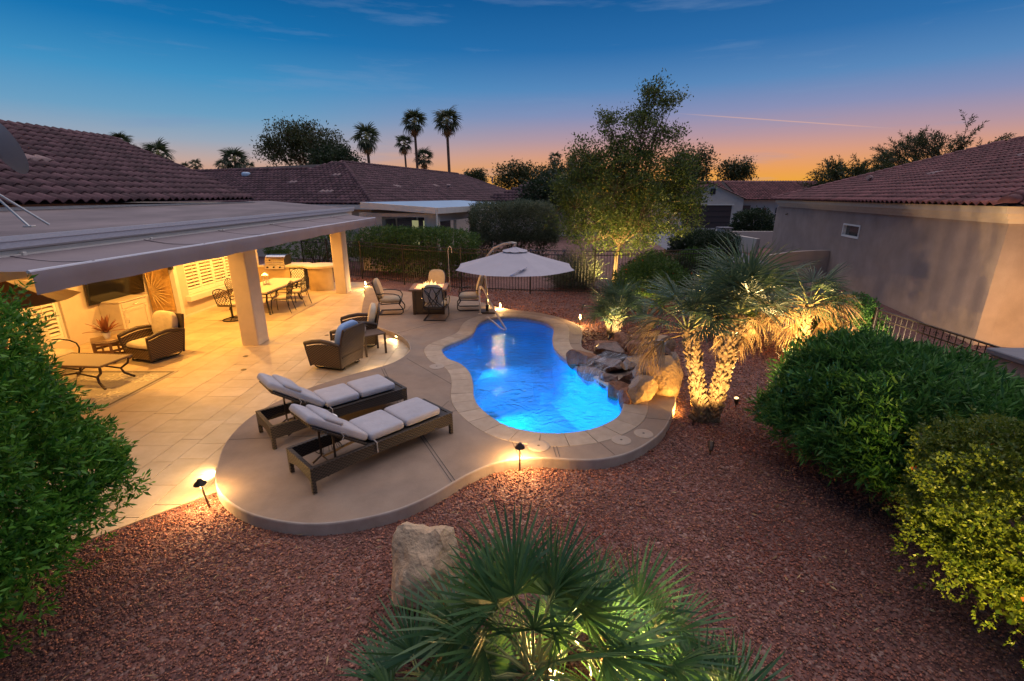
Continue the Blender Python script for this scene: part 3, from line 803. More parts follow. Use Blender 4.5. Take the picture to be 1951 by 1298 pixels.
# gutter: an ogee along the front edge
prof = [(-5.99,-.01),(-5.99,-.13),(-5.93,-.155),(-5.87,-.125),(-5.865,-.06),(-5.85,-.045),(-5.85,.012),(-5.872,.012),(-5.874,-.03),(-5.9,-.04),(-5.985,-.05)]
def run(mb, prof, ya, za, yb, zb, mi=0):
    n_ = len(prof); o = len(mb.v)
    for y, z in ((ya, za), (yb, zb)):
        for px, pz in prof: mb.v.append((px, y, z+pz))
    for i in range(n_): mb.f.append((o+i, o+(i+1) % n_, o+n_+(i+1) % n_, o+n_+i)); mb.m.append(mi)
    mb.f.append(tuple(o+i for i in range(n_))[::-1]); mb.f.append(tuple(o+n_+i for i in range(n_))); mb.m += [mi, mi]
g = MB(); run(g, prof, 2, 2.925, YE, 3.005); g.build('gutter', 'gutter', house)
g = MB(); run(g, [(-5.985,-.16),(-5.985,-.30),(-5.94,-.30),(-5.935,-.16)], 2, 2.925, YE-.1, 3.0); g.build('fascia', 'trim', house)
# retractable awning: cassette bar, sloping cloth with seams, valance
aw = MB()
A0, A1 = 4.82, 17.62
aw.beam((-5.92, A0-.1, 2.70), (-5.92, A1, 2.76), .07, .07)
cas = aw.build('awning', 'trim', house)
nseg = 26; cl = MB(); nx = 6
for j in range(nseg+1):
    y = A0+(A1-A0)*j/nseg
    for i in range(nx+1):
        t = i/nx; sag = -.035*math.sin(PI*t)*(1-.3*math.cos(2*PI*j/nseg*3))
        cl.v.append((-5.90+t*.97, y, (2.72+.05*j/nseg)*(1-t)+2.665*t+sag))
for j in range(nseg):
    for i in range(nx): a = j*(nx+1)+i; cl.f.append((a, a+nx+1, a+nx+2, a+1)); cl.m.append(0)
cl.build('awning_cloth', 'awning', cas, smooth=True)
vl = MB(); nv = 90
for j in range(nv+1):
    y = A0+(A1-A0)*j/nv
    wob = .012*math.sin(j*.9)*(1 if j < nv else 0)
    for k, (dx, dz) in enumerate(((0,0),(.015,-.02),(.015+wob,-.12),(.01+wob*1.6,-.245+.006*math.sin(j*.5)))):
        vl.v.append((-4.93+dx, y, 2.665+dz))
for j in range(nv):
    for k in range(3): a = j*4+k; vl.f.append((a, a+1, a+5, a+4)); vl.m.append(0)
vl.build('valance', 'awning', cas, smooth=True)
bar = MB(); bar.tube([(-4.945, A0, 2.655), (-4.945, A1, 2.655)], .022, 8); bar.build('front_bar', 'gutter', cas)
for y in (5.6, 7.7, 9.7, 11.8, 13.8, 15.8):
    s = MB()
    for i in range(nx):
        f = lambda t: (-5.90+t*.97, y, (2.72+.05*(y-A0)/(A1-A0))*(1-t)+2.665*t-.035*math.sin(PI*t)+.008)
        s.beam(f(i/nx), f((i+1)/nx), .03, .006)
    s.build('seam', 'awning', cas)
    MB().bbox((-5.89, y+.15, 2.735), (.06, .05, .05), .008).build('bracket', 'trim', cas)
for y in (6.5, 15.5):
    arm = MB(); arm.beam((-5.95, y, 2.62), (-5.45, y+.9, 2.58), .05, .05); arm.beam((-5.45, y+.9, 2.58), (-4.98, y+.1, 2.62), .04, .04); arm.build('folding_arm', 'trim', cas)
# tiled roof above
EA = Vector((-8.62, 2.0, 3.24)); u = Vector((0, 1, .0055)).normalized(); v = Vector((-.923, 0, .385)).normalized()
LEN = 14.55; SL = 4.72
rb = MB(); pA = EA-Vector((0,0,.02)); pB = EA+u*LEN-Vector((0,0,.02))
pC = pB+v*SL+u*.35; pD = pA+v*SL
pE = pC+Vector((-4.36,0,-1.816)); pF = pD+Vector((-4.36,0,-1.816))
rb.add([pA,pB,pC,pD,pE,pF], [(0,1,2,3),(3,2,4,5)]); rb.add([pB,pC,pE],[(0,1,2)])
roof = rb.build('roof', 'underlay', house)
tile_roof(roof, EA-v*.05, u, v, lambda a, b: a < LEN+b*.075 and a > 4.2, LEN+.4, SL, .255, .44, .36, .048, 'tile', 300, 9, {(35,6),(36,6),(37,6)} )
cap_row(roof, pD+Vector((0,4,.05)), pC+Vector((0,0,.05)), .12, .42, 'tile')
f = MB(); wallbox(f, -8.75, -8.66, 2, 16.5, 3.0, 3.22); f.build('roof_fascia', 'trim', house)
for (a, b_) in ((7.9, 4.2),):
    p = EA+u*a+v*b_; q = MB(); q.tube([p+Vector((0,-.12,.05)), p+Vector((0,-.10,.2)), p+Vector((0,.02,.26)), p+Vector((.02,.2,.2))], .07, 10); q.build('roof_vent', 'tile_pale', roof, smooth=True)

# ------------------------------------------------------------------ patio ceiling lamps
for i, (x, y) in enumerate(((-7.9,7.6),(-7.9,10.2),(-8.0,12.4),(-7.9,14.8),(-7.7,17.0))):
    c = MB().lathe([(.085,.0),(.085,.012),(.06,.014)], (x,y,2.642), 20).build('recessed_lamp', 'lampglow', house)
    spot('patio_lamp', (x,y,2.61), (x+.1,y,0), 122 if i else 90, 168, .4, (1.0,.49,.095), .05)

# ------------------------------------------------------------------ dish on the roof edge
d = thing('satellite_dish', 'grey satellite dish on struts at the patio roof edge', 'dish', (-6.45,6.05,3.02))
mb = MB(); nr, nk = 7, 28
for i in range(nr+1):
    r_ = .31*i/nr
    for k in range(nk):
        a = 2*PI*k/nk; mb.v.append((r_*math.cos(a), r_*math.sin(a)*1.08, .10*(r_/.31)**2))
for i in range(nr):
    for k in range(nk): mb.f.append((i*nk+k, i*nk+(k+1) % nk, (i+1)*nk+(k+1) % nk, (i+1)*nk+k)); mb.m.append(0)
rf = mb.build('reflector', 'dish', d, smooth=True); rf.location = (.30,0,.93); rf.rotation_euler = (R(72), 0, R(158))
MB().tube([(0,0,-.02),(0,0,.55),(0.1,.06,.8),(.3,.04,.93)], .028, 10).build('mast', 'alu', d)
MB().tube([(.45,-.02,.02),(.0,0,.52)], .014, 8).build('strut', 'alu', d); MB().tube([(.38,.32,.02),(.0,0,.52)], .014, 8).build('strut', 'alu', d)
MB().bbox((.45,-.02,.02),(.12,.06,.02),.005).build('foot', 'alu', d)
MB().tube([(.02,-.05,.7),(.08,-.5,.75)], .015, 8).build('feed_arm', 'alu', d)

# ------------------------------------------------------------------ the neighbour's house beyond the fence (centre left)
nb = thing('house', 'neighbouring house with brown hipped tile roof and pale blue flat patio cover behind the hedge', 'house', (0,0,0))
C = Vector((-7.05,25.0,3.02)); U = Vector((-.95,.312,0)).normalized(); Nn = Vector((.312,.95,0)).normalized()
HW = 6.0; LN = 30.0; RZ = 2.45
A = C+(U+Nn)*HW+Vector((0,0,RZ)); Bq = C+U*HW+Nn*(LN-HW)+Vector((0,0,RZ)); Cf = C+Nn*LN
WV = 5.0; wz = RZ*WV/HW
rb = MB()
E2 = C+U*26; Wr1 = C+U*26+Nn*WV+Vector((0,0,wz)); Wr0 = C+U*8+Nn*WV+Vector((0,0,wz))
rb.add([C, Cf, Bq, A], [(0,1,2,3)]); rb.add([C, A, C+U*12+Nn*HW*1.0+Vector((0,0,RZ-.6)), E2, Wr1], [(0,1,4,3)])
rb.add([A, Bq, C+U*12+Nn*LN, C+U*12], [(0,1,2,3)])
rf = rb.build('roof', 'underlay', nb); rf.location = (0,0,-.03)
sl = math.hypot(HW, RZ); vf = (Nn*HW+Vector((0,0,RZ))).normalized(); vr = (U*HW+Vector((0,0,RZ))).normalized()
kf = sl/HW
tile_roof(rf, C, U, vf, lambda a, b: a > b/kf and (b/kf < WV or (b/kf < HW and a < 2*HW-b/kf+1.2)), 24, sl, .30, .44, .37, .05, 'tile', 290, 7, {(24,8),(25,8),(12,4),(13,4),(14,4),(16,11),(17,11)})
tile_roof(rf, C, Nn, vr, lambda a, b: a > b/kf and a < LN-b/kf, LN, sl, .32, .46, .40, .05, 'tile', 0, 7, {(19,6),(20,6),(38,7),(39,7)})
cap_row(rf, C+Vector((0,0,.06)), A+Vector((0,0,.06)), .14, .45)
cap_row(rf, A+Vector((0,0,.06)), Bq+Vector((0,0,.06)), .14, .45)
cap_row(rf, Cf+Vector((0,0,.06)), Bq+Vector((0,0,.06)), .14, .45)
cap_row(rf, Wr0+Vector((0,0,.06)), Wr1+Vector((0,0,.06)), .14, .45)
def obox(mb, o, a, la, b, lb, z0, z1, mi=0):
    o, a, b = Vector(o), Vector(a), Vector(b)
    q = [o, o+a*la, o+a*la+b*lb, o+b*lb]
    q = ccw([(p.x, p.y) for p in q]); return mb.prism(q, z0, z1, mi)
w = MB(); obox(w, C+U*.5+Nn*.5, U, 24, Nn, LN-1, 0, 2.98); w.build('wall', 'stucco', nb)
w = MB(); obox(w, C+U*.02-Nn*.0, U, 25, Nn, .5, 2.74, 2.98); obox(w, C+Nn*.51, U, .5, Nn, LN-1, 2.74, 2.98); w.build('eave_trim', 'trim', nb)
MT['cover_top'] = M('cover_top', (.34,.46,.58), .35, var=.05, vscale=2)
# flat patio cover with pale top
P0 = Vector((-3.25,21.3,2.92)); CL = 3.85; CLn = 11.0
w = MB(); q = [P0, P0+Nn*CLn, P0+Nn*CLn+U*CL+Vector((0,0,.22)), P0+U*CL+Vector((0,0,.22))]
w.add(q+[p-Vector((0,0,.05)) for p in q], [(0,1,2,3),(7,6,5,4),(0,4,5,1),(1,5,6,2),(2,6,7,3),(3,7,4,0)]); w.build('patio_cover', 'cover_top', nb)

w = MB(); q = [P0-Nn*.02, P0+U*CL+Vector((0,0,.22))-Nn*.02]
w.beam(q[0]-Vector((0,0,.13)), q[1]-Vector((0,0,.13)), .1, .26); w.beam(P0-Vector((0,0,.13)), P0+Nn*CLn-Vector((0,0,.13)), .1, .26); w.build('cover_fascia', 'trim', nb)
P0g = Vector((P0.x,P0.y,0))
# end wall under the cover: stucco with an opening, corner post, side screen posts
w = MB(); obox(w, P0g+U*.1+Nn*.12, U, .62, Nn, .3, 0, 2.66); obox(w, P0g+U*2.9+Nn*.12, U, 1.2, Nn, .3, 0, 2.66); obox(w, P0g+U*.72+Nn*.12, U, 2.18, Nn, .3, 2.5, 2.66); obox(w, P0g+U*.72+Nn*.12, U, 2.18, Nn, .3, 0, .9); w.build('patio_wall', 'stucco', nb)
w = MB(); obox(w, P0g+U*.35+Nn*.42, U, .12, Nn, 9.5, 2.3, 2.66); w.build('side_beam', 'trim', nb)
for t in (2.6, 5.2, 7.8): w = MB(); obox(w, P0g+U*.35+Nn*t, U, .12, Nn, .12, 0, 2.3); w.build('post', 'trim', nb)
w = MB(); obox(w, P0g+U*CL+Nn*.4, U, .08, Nn, 9, .1, 2.3); gw = w.build('window', 'far_window', nb)
for t in (.4, 2.6, 4.8, 7.0): w = MB(); obox(w, P0g+U*(CL-.05)+Nn*(t+.2), U, .06, Nn, .1, .1, 2.3); w.build('frame', 'trim', gw)
w = MB(); obox(w, P0g+U*1.5+Nn*3.0, U, .5, Nn, .06, 1.1, 2.0); w.build('television', 'tv_glow', nb)
w = MB(); obox(w, P0g+U*1.95+Nn*3.1, U, .45, Nn, .04, .9, 2.2); obox(w, P0g+U*2.7+Nn*3.1, U, .35, Nn, .04, .9, 2.2); w.build('lit_glazing', 'lit_room', nb)
MB().tube([(P0.x-.02,P0.y-.08,2.7),(P0.x-.02,P0.y-.08,.2)], .04, 8).build('downspout', 'trim', nb)
for (a, b) in ((5.5, 3.2),): 
    p = C+Nn*(b*9)+vr*4.6; q = MB(); q.tube([p, p+Vector((0,0,.5))], .08, 8); q.tube([p+Vector((0,0,.5)), p+Vector((0,0,.66))], .13, 8); q.build('flue', 'tile_pale', rf)
p = C+U*12.2+vf*4.4; q = MB(); q.pillow(p+Vector((0,0,.08)), (.55,.55,.35), 1); q.build('skylight', 'cover_top', rf)
p = C+Nn*13.8+vr*2.6; q = MB(); q.tube([p, p+Vector((0,0,.25)), p+Vector((.25,-.15,.2))], .11, 8); q.build('roof_vent', 'tile_pale', rf)

# ------------------------------------------------------------------ the neighbour's house on the right
MT['trim_warm'] = M('trim_warm', (.60,.49,.38), .75, var=.06, vscale=3)
rh = thing('house', 'tan stucco house with red tile roof and one small window beyond the iron fence', 'house', (0,0,0))
WD = Vector((.2595,.9657,0)); WN = Vector((.9657,-.2595,0))     # along the wall, and away from us
WC = Vector((11.0,10.75,0))                                       # near corner of the wall
WL = 19.3
w = MB()
# wall with the little window hole
wy = 7.53; ww = 1.6; wz0, wz1 = 1.86, 2.36
obox(w, WC, WD, wy, WN, .3, 0, 2.84); obox(w, WC+WD*(wy+ww), WD, WL-wy-ww, WN, .3, 0, 2.84); obox(w, WC+WD*wy, WD, ww, WN, .3, 0, wz0); obox(w, WC+WD*wy, WD, ww, WN, .3, wz1, 2.84)
obox(w, WC+WN*.301, WD, .3, WN, 9, 0, 2.84); obox(w, WC+WD*(WL-.35)+WN*.301, WD, .35, WN, 9, 0, 2.84)
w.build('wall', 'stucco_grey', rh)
w = MB(); 
obox(w, WC+WD*(wy+.06)+WN*.10, WD, ww-.12, WN, .02, wz0+.06, wz1-.06); win = w.build('window', 'glass', rh)
w = MB()
for a, la, z0, z1 in ((0,.06,wz0,wz1),(ww-.06,.06,wz0,wz1),(.06,ww-.12,wz0,wz0+.06),(.06,ww-.12,wz1-.06,wz1)): obox(w, WC+WD*(wy+a)-WN*.02, WD, la, WN, .14, z0, z1)
w.build('frame', 'white', win)
# moulded cornice: three stepped bands on both faces
for k, (z0, z1, out) in enumerate(((2.82,2.92,.07),(2.92,3.03,.16),(3.03,3.20,.26))):
    w = MB(); obox(w, WC-WN*out-WD*out, WD, WL+out, WN, out+.0, z0, z1); obox(w, WC-WD*out+WN*.001, WD, out, WN, 9, z0, z1); w.build('cornice', 'trim_warm', rh)
w = MB(); obox(w, WC+WD*.02+WN*.02, WD, WL-.1, WN, 9, 2.84, 3.18); w.build('attic_band', 'trim_warm', rh)
EC = WC-WN*.36-WD*.36+Vector((0,0,3.21)); RW = 7.0; RH = RW/3.0; RL = WL+.8
A2 = EC+(WD+WN)*RW+Vector((0,0,RH)); B2 = EC+WD*(RL-RW)+WN*RW+Vector((0,0,RH)); F2 = EC+WD*RL
rb = MB(); rb.add([EC,F2,B2,A2,EC+WN*2*RW,F2+WN*2*RW], [(0,1,2,3),(0,3,4),(1,5,2),(4,3,2,5)]); rr = rb.build('roof', 'underlay', rh); rr.location = (0,0,-.02)
vr2 = (WN*RW+Vector((0,0,RH))).normalized(); k2 = math.hypot(RW, RH)/RW; v3 = (WD*RW+Vector((0,0,RH))).normalized()
tile_roof(rr, EC-vr2*.04, WD, vr2, lambda a, b: a > b/k2 and a < RL-b/k2, RL, RW*k2, .30, .44, .37, .055, 'tile_red', 300, 9, {(30,8),(31,8),(24,12)})
tile_roof(rr, EC-v3*.04, WN, v3, lambda a, b: a > b/k2 and a < 9, 9, RW*k2, .30, .44, .37, .055, 'tile_red', 0, 9)
cap_row(rr, EC+Vector((0,0,.08)), A2+Vector((0,0,.06)), .15, .45, 'tile_red'); cap_row(rr, A2+Vector((0,0,.06)), B2+Vector((0,0,.06)), .15, .45, 'tile_red'); cap_row(rr, F2+Vector((0,0,.06)), B2+Vector((0,0,.06)), .15, .45, 'tile_red')
p = EC+WD*13.5+vr2*2.6; q = MB(); q.tube([p, p+Vector((0,0,.2)), p+Vector((-.2,-.1,.22))], .1, 8); q.build('roof_vent', 'tile_pale', rr)
# porch post and dark entry at the far end of that wall
w = MB(); obox(w, WC+WD*(WL+.02)+WN*.0, WD, .5, WN, .5, 0, 2.8); w.build('porch_post', 'stucco_grey', rh)
for h in ((17.2, 2.45),): w = MB(); p = WC+WD*h[0]-WN*.03; w.tube([(p.x,p.y,h[1]),(p.x-.12,p.y-.03,h[1]-.03)], .03, 8); w.build('spout', 'bronze', rh)
MT['mat_tan'] = M('mat_tan', (.50,.40,.26), .95, var=.08, vscale=40)
MT['stucco_gold'] = M('stucco_gold', (.50,.36,.19), .85, var=.08, vscale=4, bump=.3, bscale=90)
MT['gold_light'] = M('gold_light', (.62,.42,.18), .5, var=.15, vscale=10)
MT['table_slat'] = M('table_slat', (.33,.27,.20), .5)
MT['brown_canvas'] = M('brown_canvas', (.26,.16,.08), .9)
MT['alu_warm'] = M('alu_warm', (.45,.39,.31), .35, metal=.5)
MT['rail'] = M('rail', (.62,.52,.40), .4, metal=.0, spec=.5)
MT['lid_mat'] = M('lid_mat', (.34,.265,.20), .5, var=.06, vscale=9)
MT['glass_clear'] = M('glass_clear', (.35,.32,.28), .08, spec=.8)
MT['cap_stone'] = M('cap_stone', (.16,.15,.16), .8, var=.1, vscale=6)
# ------------------------------------------------------------------ sun loungers
Rx = lambda a: Matrix.Rotation(a, 3, 'X'); Ry = lambda a: Matrix.Rotation(a, 3, 'Y'); Rz = lambda a: Matrix.Rotation(a, 3, 'Z')
def make_lounger(label, loc, rz):
    t = thing('sun_lounger', label, 'sun lounger', loc, rz, 'sun loungers on the pool deck')
    Ln, Wd, H = 2.04, .68, .335
    f = MB()
    def rail(a, b, y):   # side rail with a bottom edge that arches up towards the middle
        nseg = 10
        for k in range(nseg):
            x0, x1 = a+(b-a)*k/nseg, a+(b-a)*(k+1)/nseg
            z = lambda x: .15+.035*math.sin(PI*(x-a)/(b-a))
            vs = [(x0,y-.02,z(x0)),(x1,y-.02,z(x1)),(x1,y+.02,z(x1)),(x0,y+.02,z(x0)),(x0,y-.02,H-.022),(x1,y-.02,H-.022),(x1,y+.02,H-.022),(x0,y+.02,H-.022)]
            f.add(vs, [(3,2,1,0),(4,5,6,7),(0,1,5,4),(2,3,7,6)])
    for s in (-1, 1): rail(-Ln/2+.02, Ln/2-.02, s*(Wd/2-.022))
    for s in (-1, 1):
        nseg = 8; a, b = -Wd/2+.045, Wd/2-.045; x = s*(Ln/2-.022)
        for k in range(nseg):
            y0, y1 = a+(b-a)*k/nseg, a+(b-a)*(k+1)/nseg; z = lambda y: .15+.05*math.sin(PI*(y-a)/(b-a))
            f.add([(x-.02,y0,z(y0)),(x-.02,y1,z(y1)),(x+.02,y1,z(y1)),(x+.02,y0,z(y0)),(x-.02,y0,H-.022),(x-.02,y1,H-.022),(x+.02,y1,H-.022),(x+.02,y0,H-.022)], [(0,1,2,3),(7,6,5,4),(4,5,1,0),(6,7,3,2)])
    f.build('side_frame', 'wicker_dark', t)
    c = MB()
    for s in (-1, 1): c.bbox((0, s*(Wd/2-.022), H-.011), (Ln, .052, .022), .006)
    for s in (-1, 1): c.bbox((s*(Ln/2-.026), 0, H-.011), (.052, Wd-.1, .022), .006)
    c.build('top_rail', 'wicker_dark', t)
    for sx in (-1, 1):
        for sy in (-1, 1): MB().bbox((sx*(Ln/2-.026), sy*(Wd/2-.026), .165), (.05,.05,.33), .006).build('leg', 'wicker_dark', t)
    d = MB(); d.bbox((.36, 0, H-.03), (1.24, Wd-.1, .03), .005); d.build('seat_deck', 'wicker_dark', t)
    hx = -.27; ang = R(36); BL = .80
    M3 = Ry(ang)
    b = MB()
    for s in (-1, 1): b.bbox(Vector((hx,0,H-.02))+M3 @ Vector((-BL/2, s*(Wd/2-.075), 0)), (BL, .04, .03), .005, M3)
    b.bbox(Vector((hx,0,H-.02))+M3 @ Vector((-BL+.02, 0, 0)), (.04, Wd-.19, .03), .005, M3)
    b.bbox(Vector((hx,0,H-.02))+M3 @ Vector((-BL/2, 0, -.004)), (BL-.06, Wd-.19, .012), .004, M3)
    b.build('backrest', 'wicker_dark', t)
    top = Vector((hx,0,H-.02))+M3 @ Vector((-.46,0,-.03))
    p = MB()
    for s in (-1, 1): p.tube([top+Vector((0,s*.2,0)), Vector((-.66,s*.2,.14)), Vector((-.78,s*.2,.075))], .014, 6)
    p.tube([(-.66,-.2,.14),(-.66,.2,.14)], .011, 6); p.build('prop_stay', 'bronze', t)
    p = MB()
    for s in (-1, 1): p.beam((-.66,s*.17,.135), (.0,s*.17,.2), .02, .03)
    p.build('rack_bar', 'wood_slat', t)
    # cushions
    for x0, x1, nm in ((-.24,.27,'seat_cushion'),(.285,.86,'foot_cushion')):
        k = MB().pillow(((x0+x1)/2,0,H+.055), (x1-x0, Wd-.10, .115), .16, nu=48, nv=14, puff=.12, eh=.22, ev=.5)
        k.build(nm, 'cushion', t, smooth=True)
    k = MB().pillow(Vector((hx,0,H))+M3 @ Vector((-.44,0,.055)), (.86, Wd-.13, .11), .16, M3, nu=48, nv=14, puff=.12, eh=.22, ev=.5); bc = k.build('back_cushion', 'cushion', t, smooth=True)
    k = MB().pillow(Vector((hx,0,H))+M3 @ Vector((-.55,0,.12)), (.30, Wd-.15, .09), .3, M3, nu=32, nv=12, puff=.1); k.build('head_roll', 'cushion', bc, smooth=True)
    for s in (-1, 1):
        q = Vector((hx,0,H))+M3 @ Vector((-.42, s*(Wd/2-.06), .03)); m = MB(); m.tube([q, q+Vector((.02,s*.02,-.05)), q+Vector((-.01,s*.02,-.10))], .006, 5); m.tube([q, q+Vector((.05,s*.02,-.02)), q+Vector((.07,s*.025,-.07))], .006, 5); m.build('tie', 'piping', bc)
    q = Vector((hx+.06,-Wd/2+.02,H+.04)); m = MB(); m.tube([q, q+Vector((.02,-.035,-.03)), q+Vector((.02,-.04,-.17))], .007, 5); m.build('tie', 'piping', t)
    return t
make_lounger('dark wicker sun lounger with grey cushions nearest the gravel edge of the deck', (-1.79,5.59,DZ), R(46))
make_lounger('dark wicker sun lounger with grey cushions behind the other, nearer the wicker armchairs', (-2.66,6.55,DZ), R(42))
# small wire table between them
t = thing('wire_side_table', 'small white-topped wire drum table between the two sun loungers', 'side table', (-2.48,5.68,DZ))
MB().lathe([(.15,.415),(.16,.425),(.16,.435),(.15,.44)], seg=28).build('tabletop', 'white', t)
w = MB(); w.tube([(.17*math.cos(a*PI/14), .17*math.sin(a*PI/14), .006) for a in range(28)], .006, 6, closed=True); w.tube([(.135*math.cos(a*PI/14), .135*math.sin(a*PI/14), .408) for a in range(28)], .006, 6, closed=True); w.build('ring', 'dark_metal', t)
w = MB()
for k in range(16):
    a = k*PI/8; b = a+(.35 if k % 2 else -.35); w.tube([(.135*math.cos(a), .135*math.sin(a), .408), (.07*math.cos((a+b)/2), .07*math.sin((a+b)/2), .22), (.17*math.cos(b), .17*math.sin(b), .006)], .004, 5)
w.build('wire', 'dark_metal', t)

# ------------------------------------------------------------------ wicker armchairs
def make_wicker(label, loc, rz, blue=False):
    """faces +x"""
    t = thing('wicker_armchair', label, 'armchair', loc, rz, 'wicker armchairs')
    def panel(mb, quad, th):
        q = [Vector(p) for p in quad]; nn = (q[1]-q[0]).cross(q[3]-q[0]).normalized()*th/2
        mb.add([p-nn for p in q]+[p+nn for p in q], [(3,2,1,0),(4,5,6,7),(0,1,5,4),(1,2,6,5),(2,3,7,6),(3,0,4,7)])
    for s in (-1, 1):
        m = MB()
        # side panel: flares out and its top slopes and curves to the front
        N_ = 8
        for k in range(N_):
            x0, x1 = -.40+.80*k/N_, -.40+.80*(k+1)/N_
            zt = lambda x: .58+.05*math.sin((x+.40)/.8*PI)-.05*(x+.40)/.8
            yb, yt = s*.34, s*.41
            xb = lambda x: x*.9
            panel(m, [(xb(x0),yb,.10),(xb(x1),yb,.10),(x1,yt,zt(x1)-.03),(x0,yt,zt(x0)-.03)], .035)
        side = m.build('side_panel', 'wicker', t)
        a = MB(); a.tube([(-.42,s*.41,.575),(-.2,s*.415,.625),(0,s*.415,.64),(.2,s*.415,.615),(.40,s*.41,.565)], [.03,.042,.045,.045,.04], 8); a.build('arm', 'wicker_frame', t, smooth=60)
        a = MB(); a.tube([(.36,s*.345,.08),(.40,s*.41,.57)], .025, 8); a.tube([(-.36,s*.345,.08),(-.41,s*.41,.57)], .025, 8); a.build('post', 'wicker_frame', t)
    m = MB(); panel(m, [(.37,-.33,.10),(.37,.33,.10),(.375,.35,.30),(.375,-.35,.30)], .035); m.build('front_panel', 'wicker', t)
    # tall back, a gentle S in profile
    m = MB(); pr = [(-.37,.10),(-.375,.28),(-.41,.50),(-.455,.70),(-.50,.88)]
    for (xa, za), (xb_, zb) in zip(pr, pr[1:]):
        wa, wb = .33+.03*math.sin(za*3), .33+.03*math.sin(zb*3)
        panel(m, [(xa,-wa,za),(xa,wa,za),(xb_,wb,zb),(xb_,-wb,zb)], .04)
    m.build('backrest', 'wicker_back', t)
    m = MB(); path = [(pr[0][0],-.34,.10)]+[(x,-.345-.03*math.sin(z*3),z) for x, z in pr[1:]]+[(x,.345+.03*math.sin(z*3),z) for x, z in pr[::-1][:-1]]+[(pr[0][0],.34,.10)]
    m.tube(path, .024, 8); m.build('back_frame', 'wicker_frame', t)
    m = MB()
    for z_, w_ in ((.30,.33),): m.beam((-.40,-w_,z_), (-.40,w_,z_), .03, .03)
    m.build('back_rail', 'wicker_frame', t)
    m = MB()
    for s in (-1, 1): m.tube([(.3,s*.25,.11),(.34,s*.25,.04),(.28,s*.25,.016),(-.30,s*.25,.016),(-.37,s*.25,.05),(-.33,s*.25,.11)], .016, 7)
    m.build('glider_base', 'dark_metal', t)
    m = MB(); m.bbox((0,0,.26),(.72,.68,.03),.005); m.build('seat_deck', 'wicker_frame', t)
    MB().pillow((.03,0,.365), (.70,.66,.17), .2, nu=36, nv=14, puff=.2).build('seat_cushion', 'cushion_tan', t, smooth=True)
    MB().pillow((-.315,0,.68), (.16,.64,.60), .25, Ry(R(-13)), nu=32, nv=16).build('back_cushion', 'cushion_blue' if blue else 'cushion_tan', t, smooth=True)
    return t
MT['wicker_back'] = wickermat('wicker_back', (.085,.052,.034), (.012,.008,.006), 60, 90)
c1 = make_wicker('wicker armchair seen from behind with a pale blue cushion, nearest the sun loungers', (-3.66,9.32,.012), R(163), True)
c2 = make_wicker('wicker armchair with tan cushions beyond the small metal side table by the curved step', (-3.62,10.75,.012), R(196))
c3 = make_wicker('wicker armchair with tan cushions facing out under the patio roof, beside the hexagonal table', (-7.78,9.80,.012), R(-108))
# side table between the two
t = thing('side_table', 'small square slatted metal side table between two wicker armchairs', 'side table', (-3.16,10.16,.012), R(38))
tp = MB()
for s in (-1, 1): tp.bbox((0,s*.235,.465),(.50,.03,.03),.004); tp.bbox((s*.235,0,.465),(.03,.44,.03),.004)
tp.build('top_frame', 'bronze', t)
sm = MB().bbox((0,0,0),(.44,.048,.016),.003).mesh('slat', 'bronze_top')  if False else None
MT['bronze_top'] = M('bronze_top', (.13,.085,.06), .45, metal=.2)
sm = MB().bbox((0,0,0),(.44,.050,.016),.003).mesh('slat', 'bronze_top')
for k in range(8): o = link('slat', sm, t); o.location = (0, -.192+k*.055, .472)
for a in (-1, 1):
    for b in (-1, 1): MB().bbox((a*.225,b*.225,.225),(.04,.04,.45),.004).build('leg', 'bronze', t)
g = thing('glass_vase', 'clear glass vase standing on the small side table', 'vase', (-3.30,10.12,.494))
MB().lathe([(.035,0),(.05,.02),(.055,.10),(.04,.16),(.045,.20),(.03,.20),(.03,.16),(.04,.1),(.04,.03)], seg=18).build('body', 'glass_clear', g, smooth=True)
MB().lathe([(.03,.02),(.03,.10),(.0,.10)], seg=12).build('candle', 'white', g)

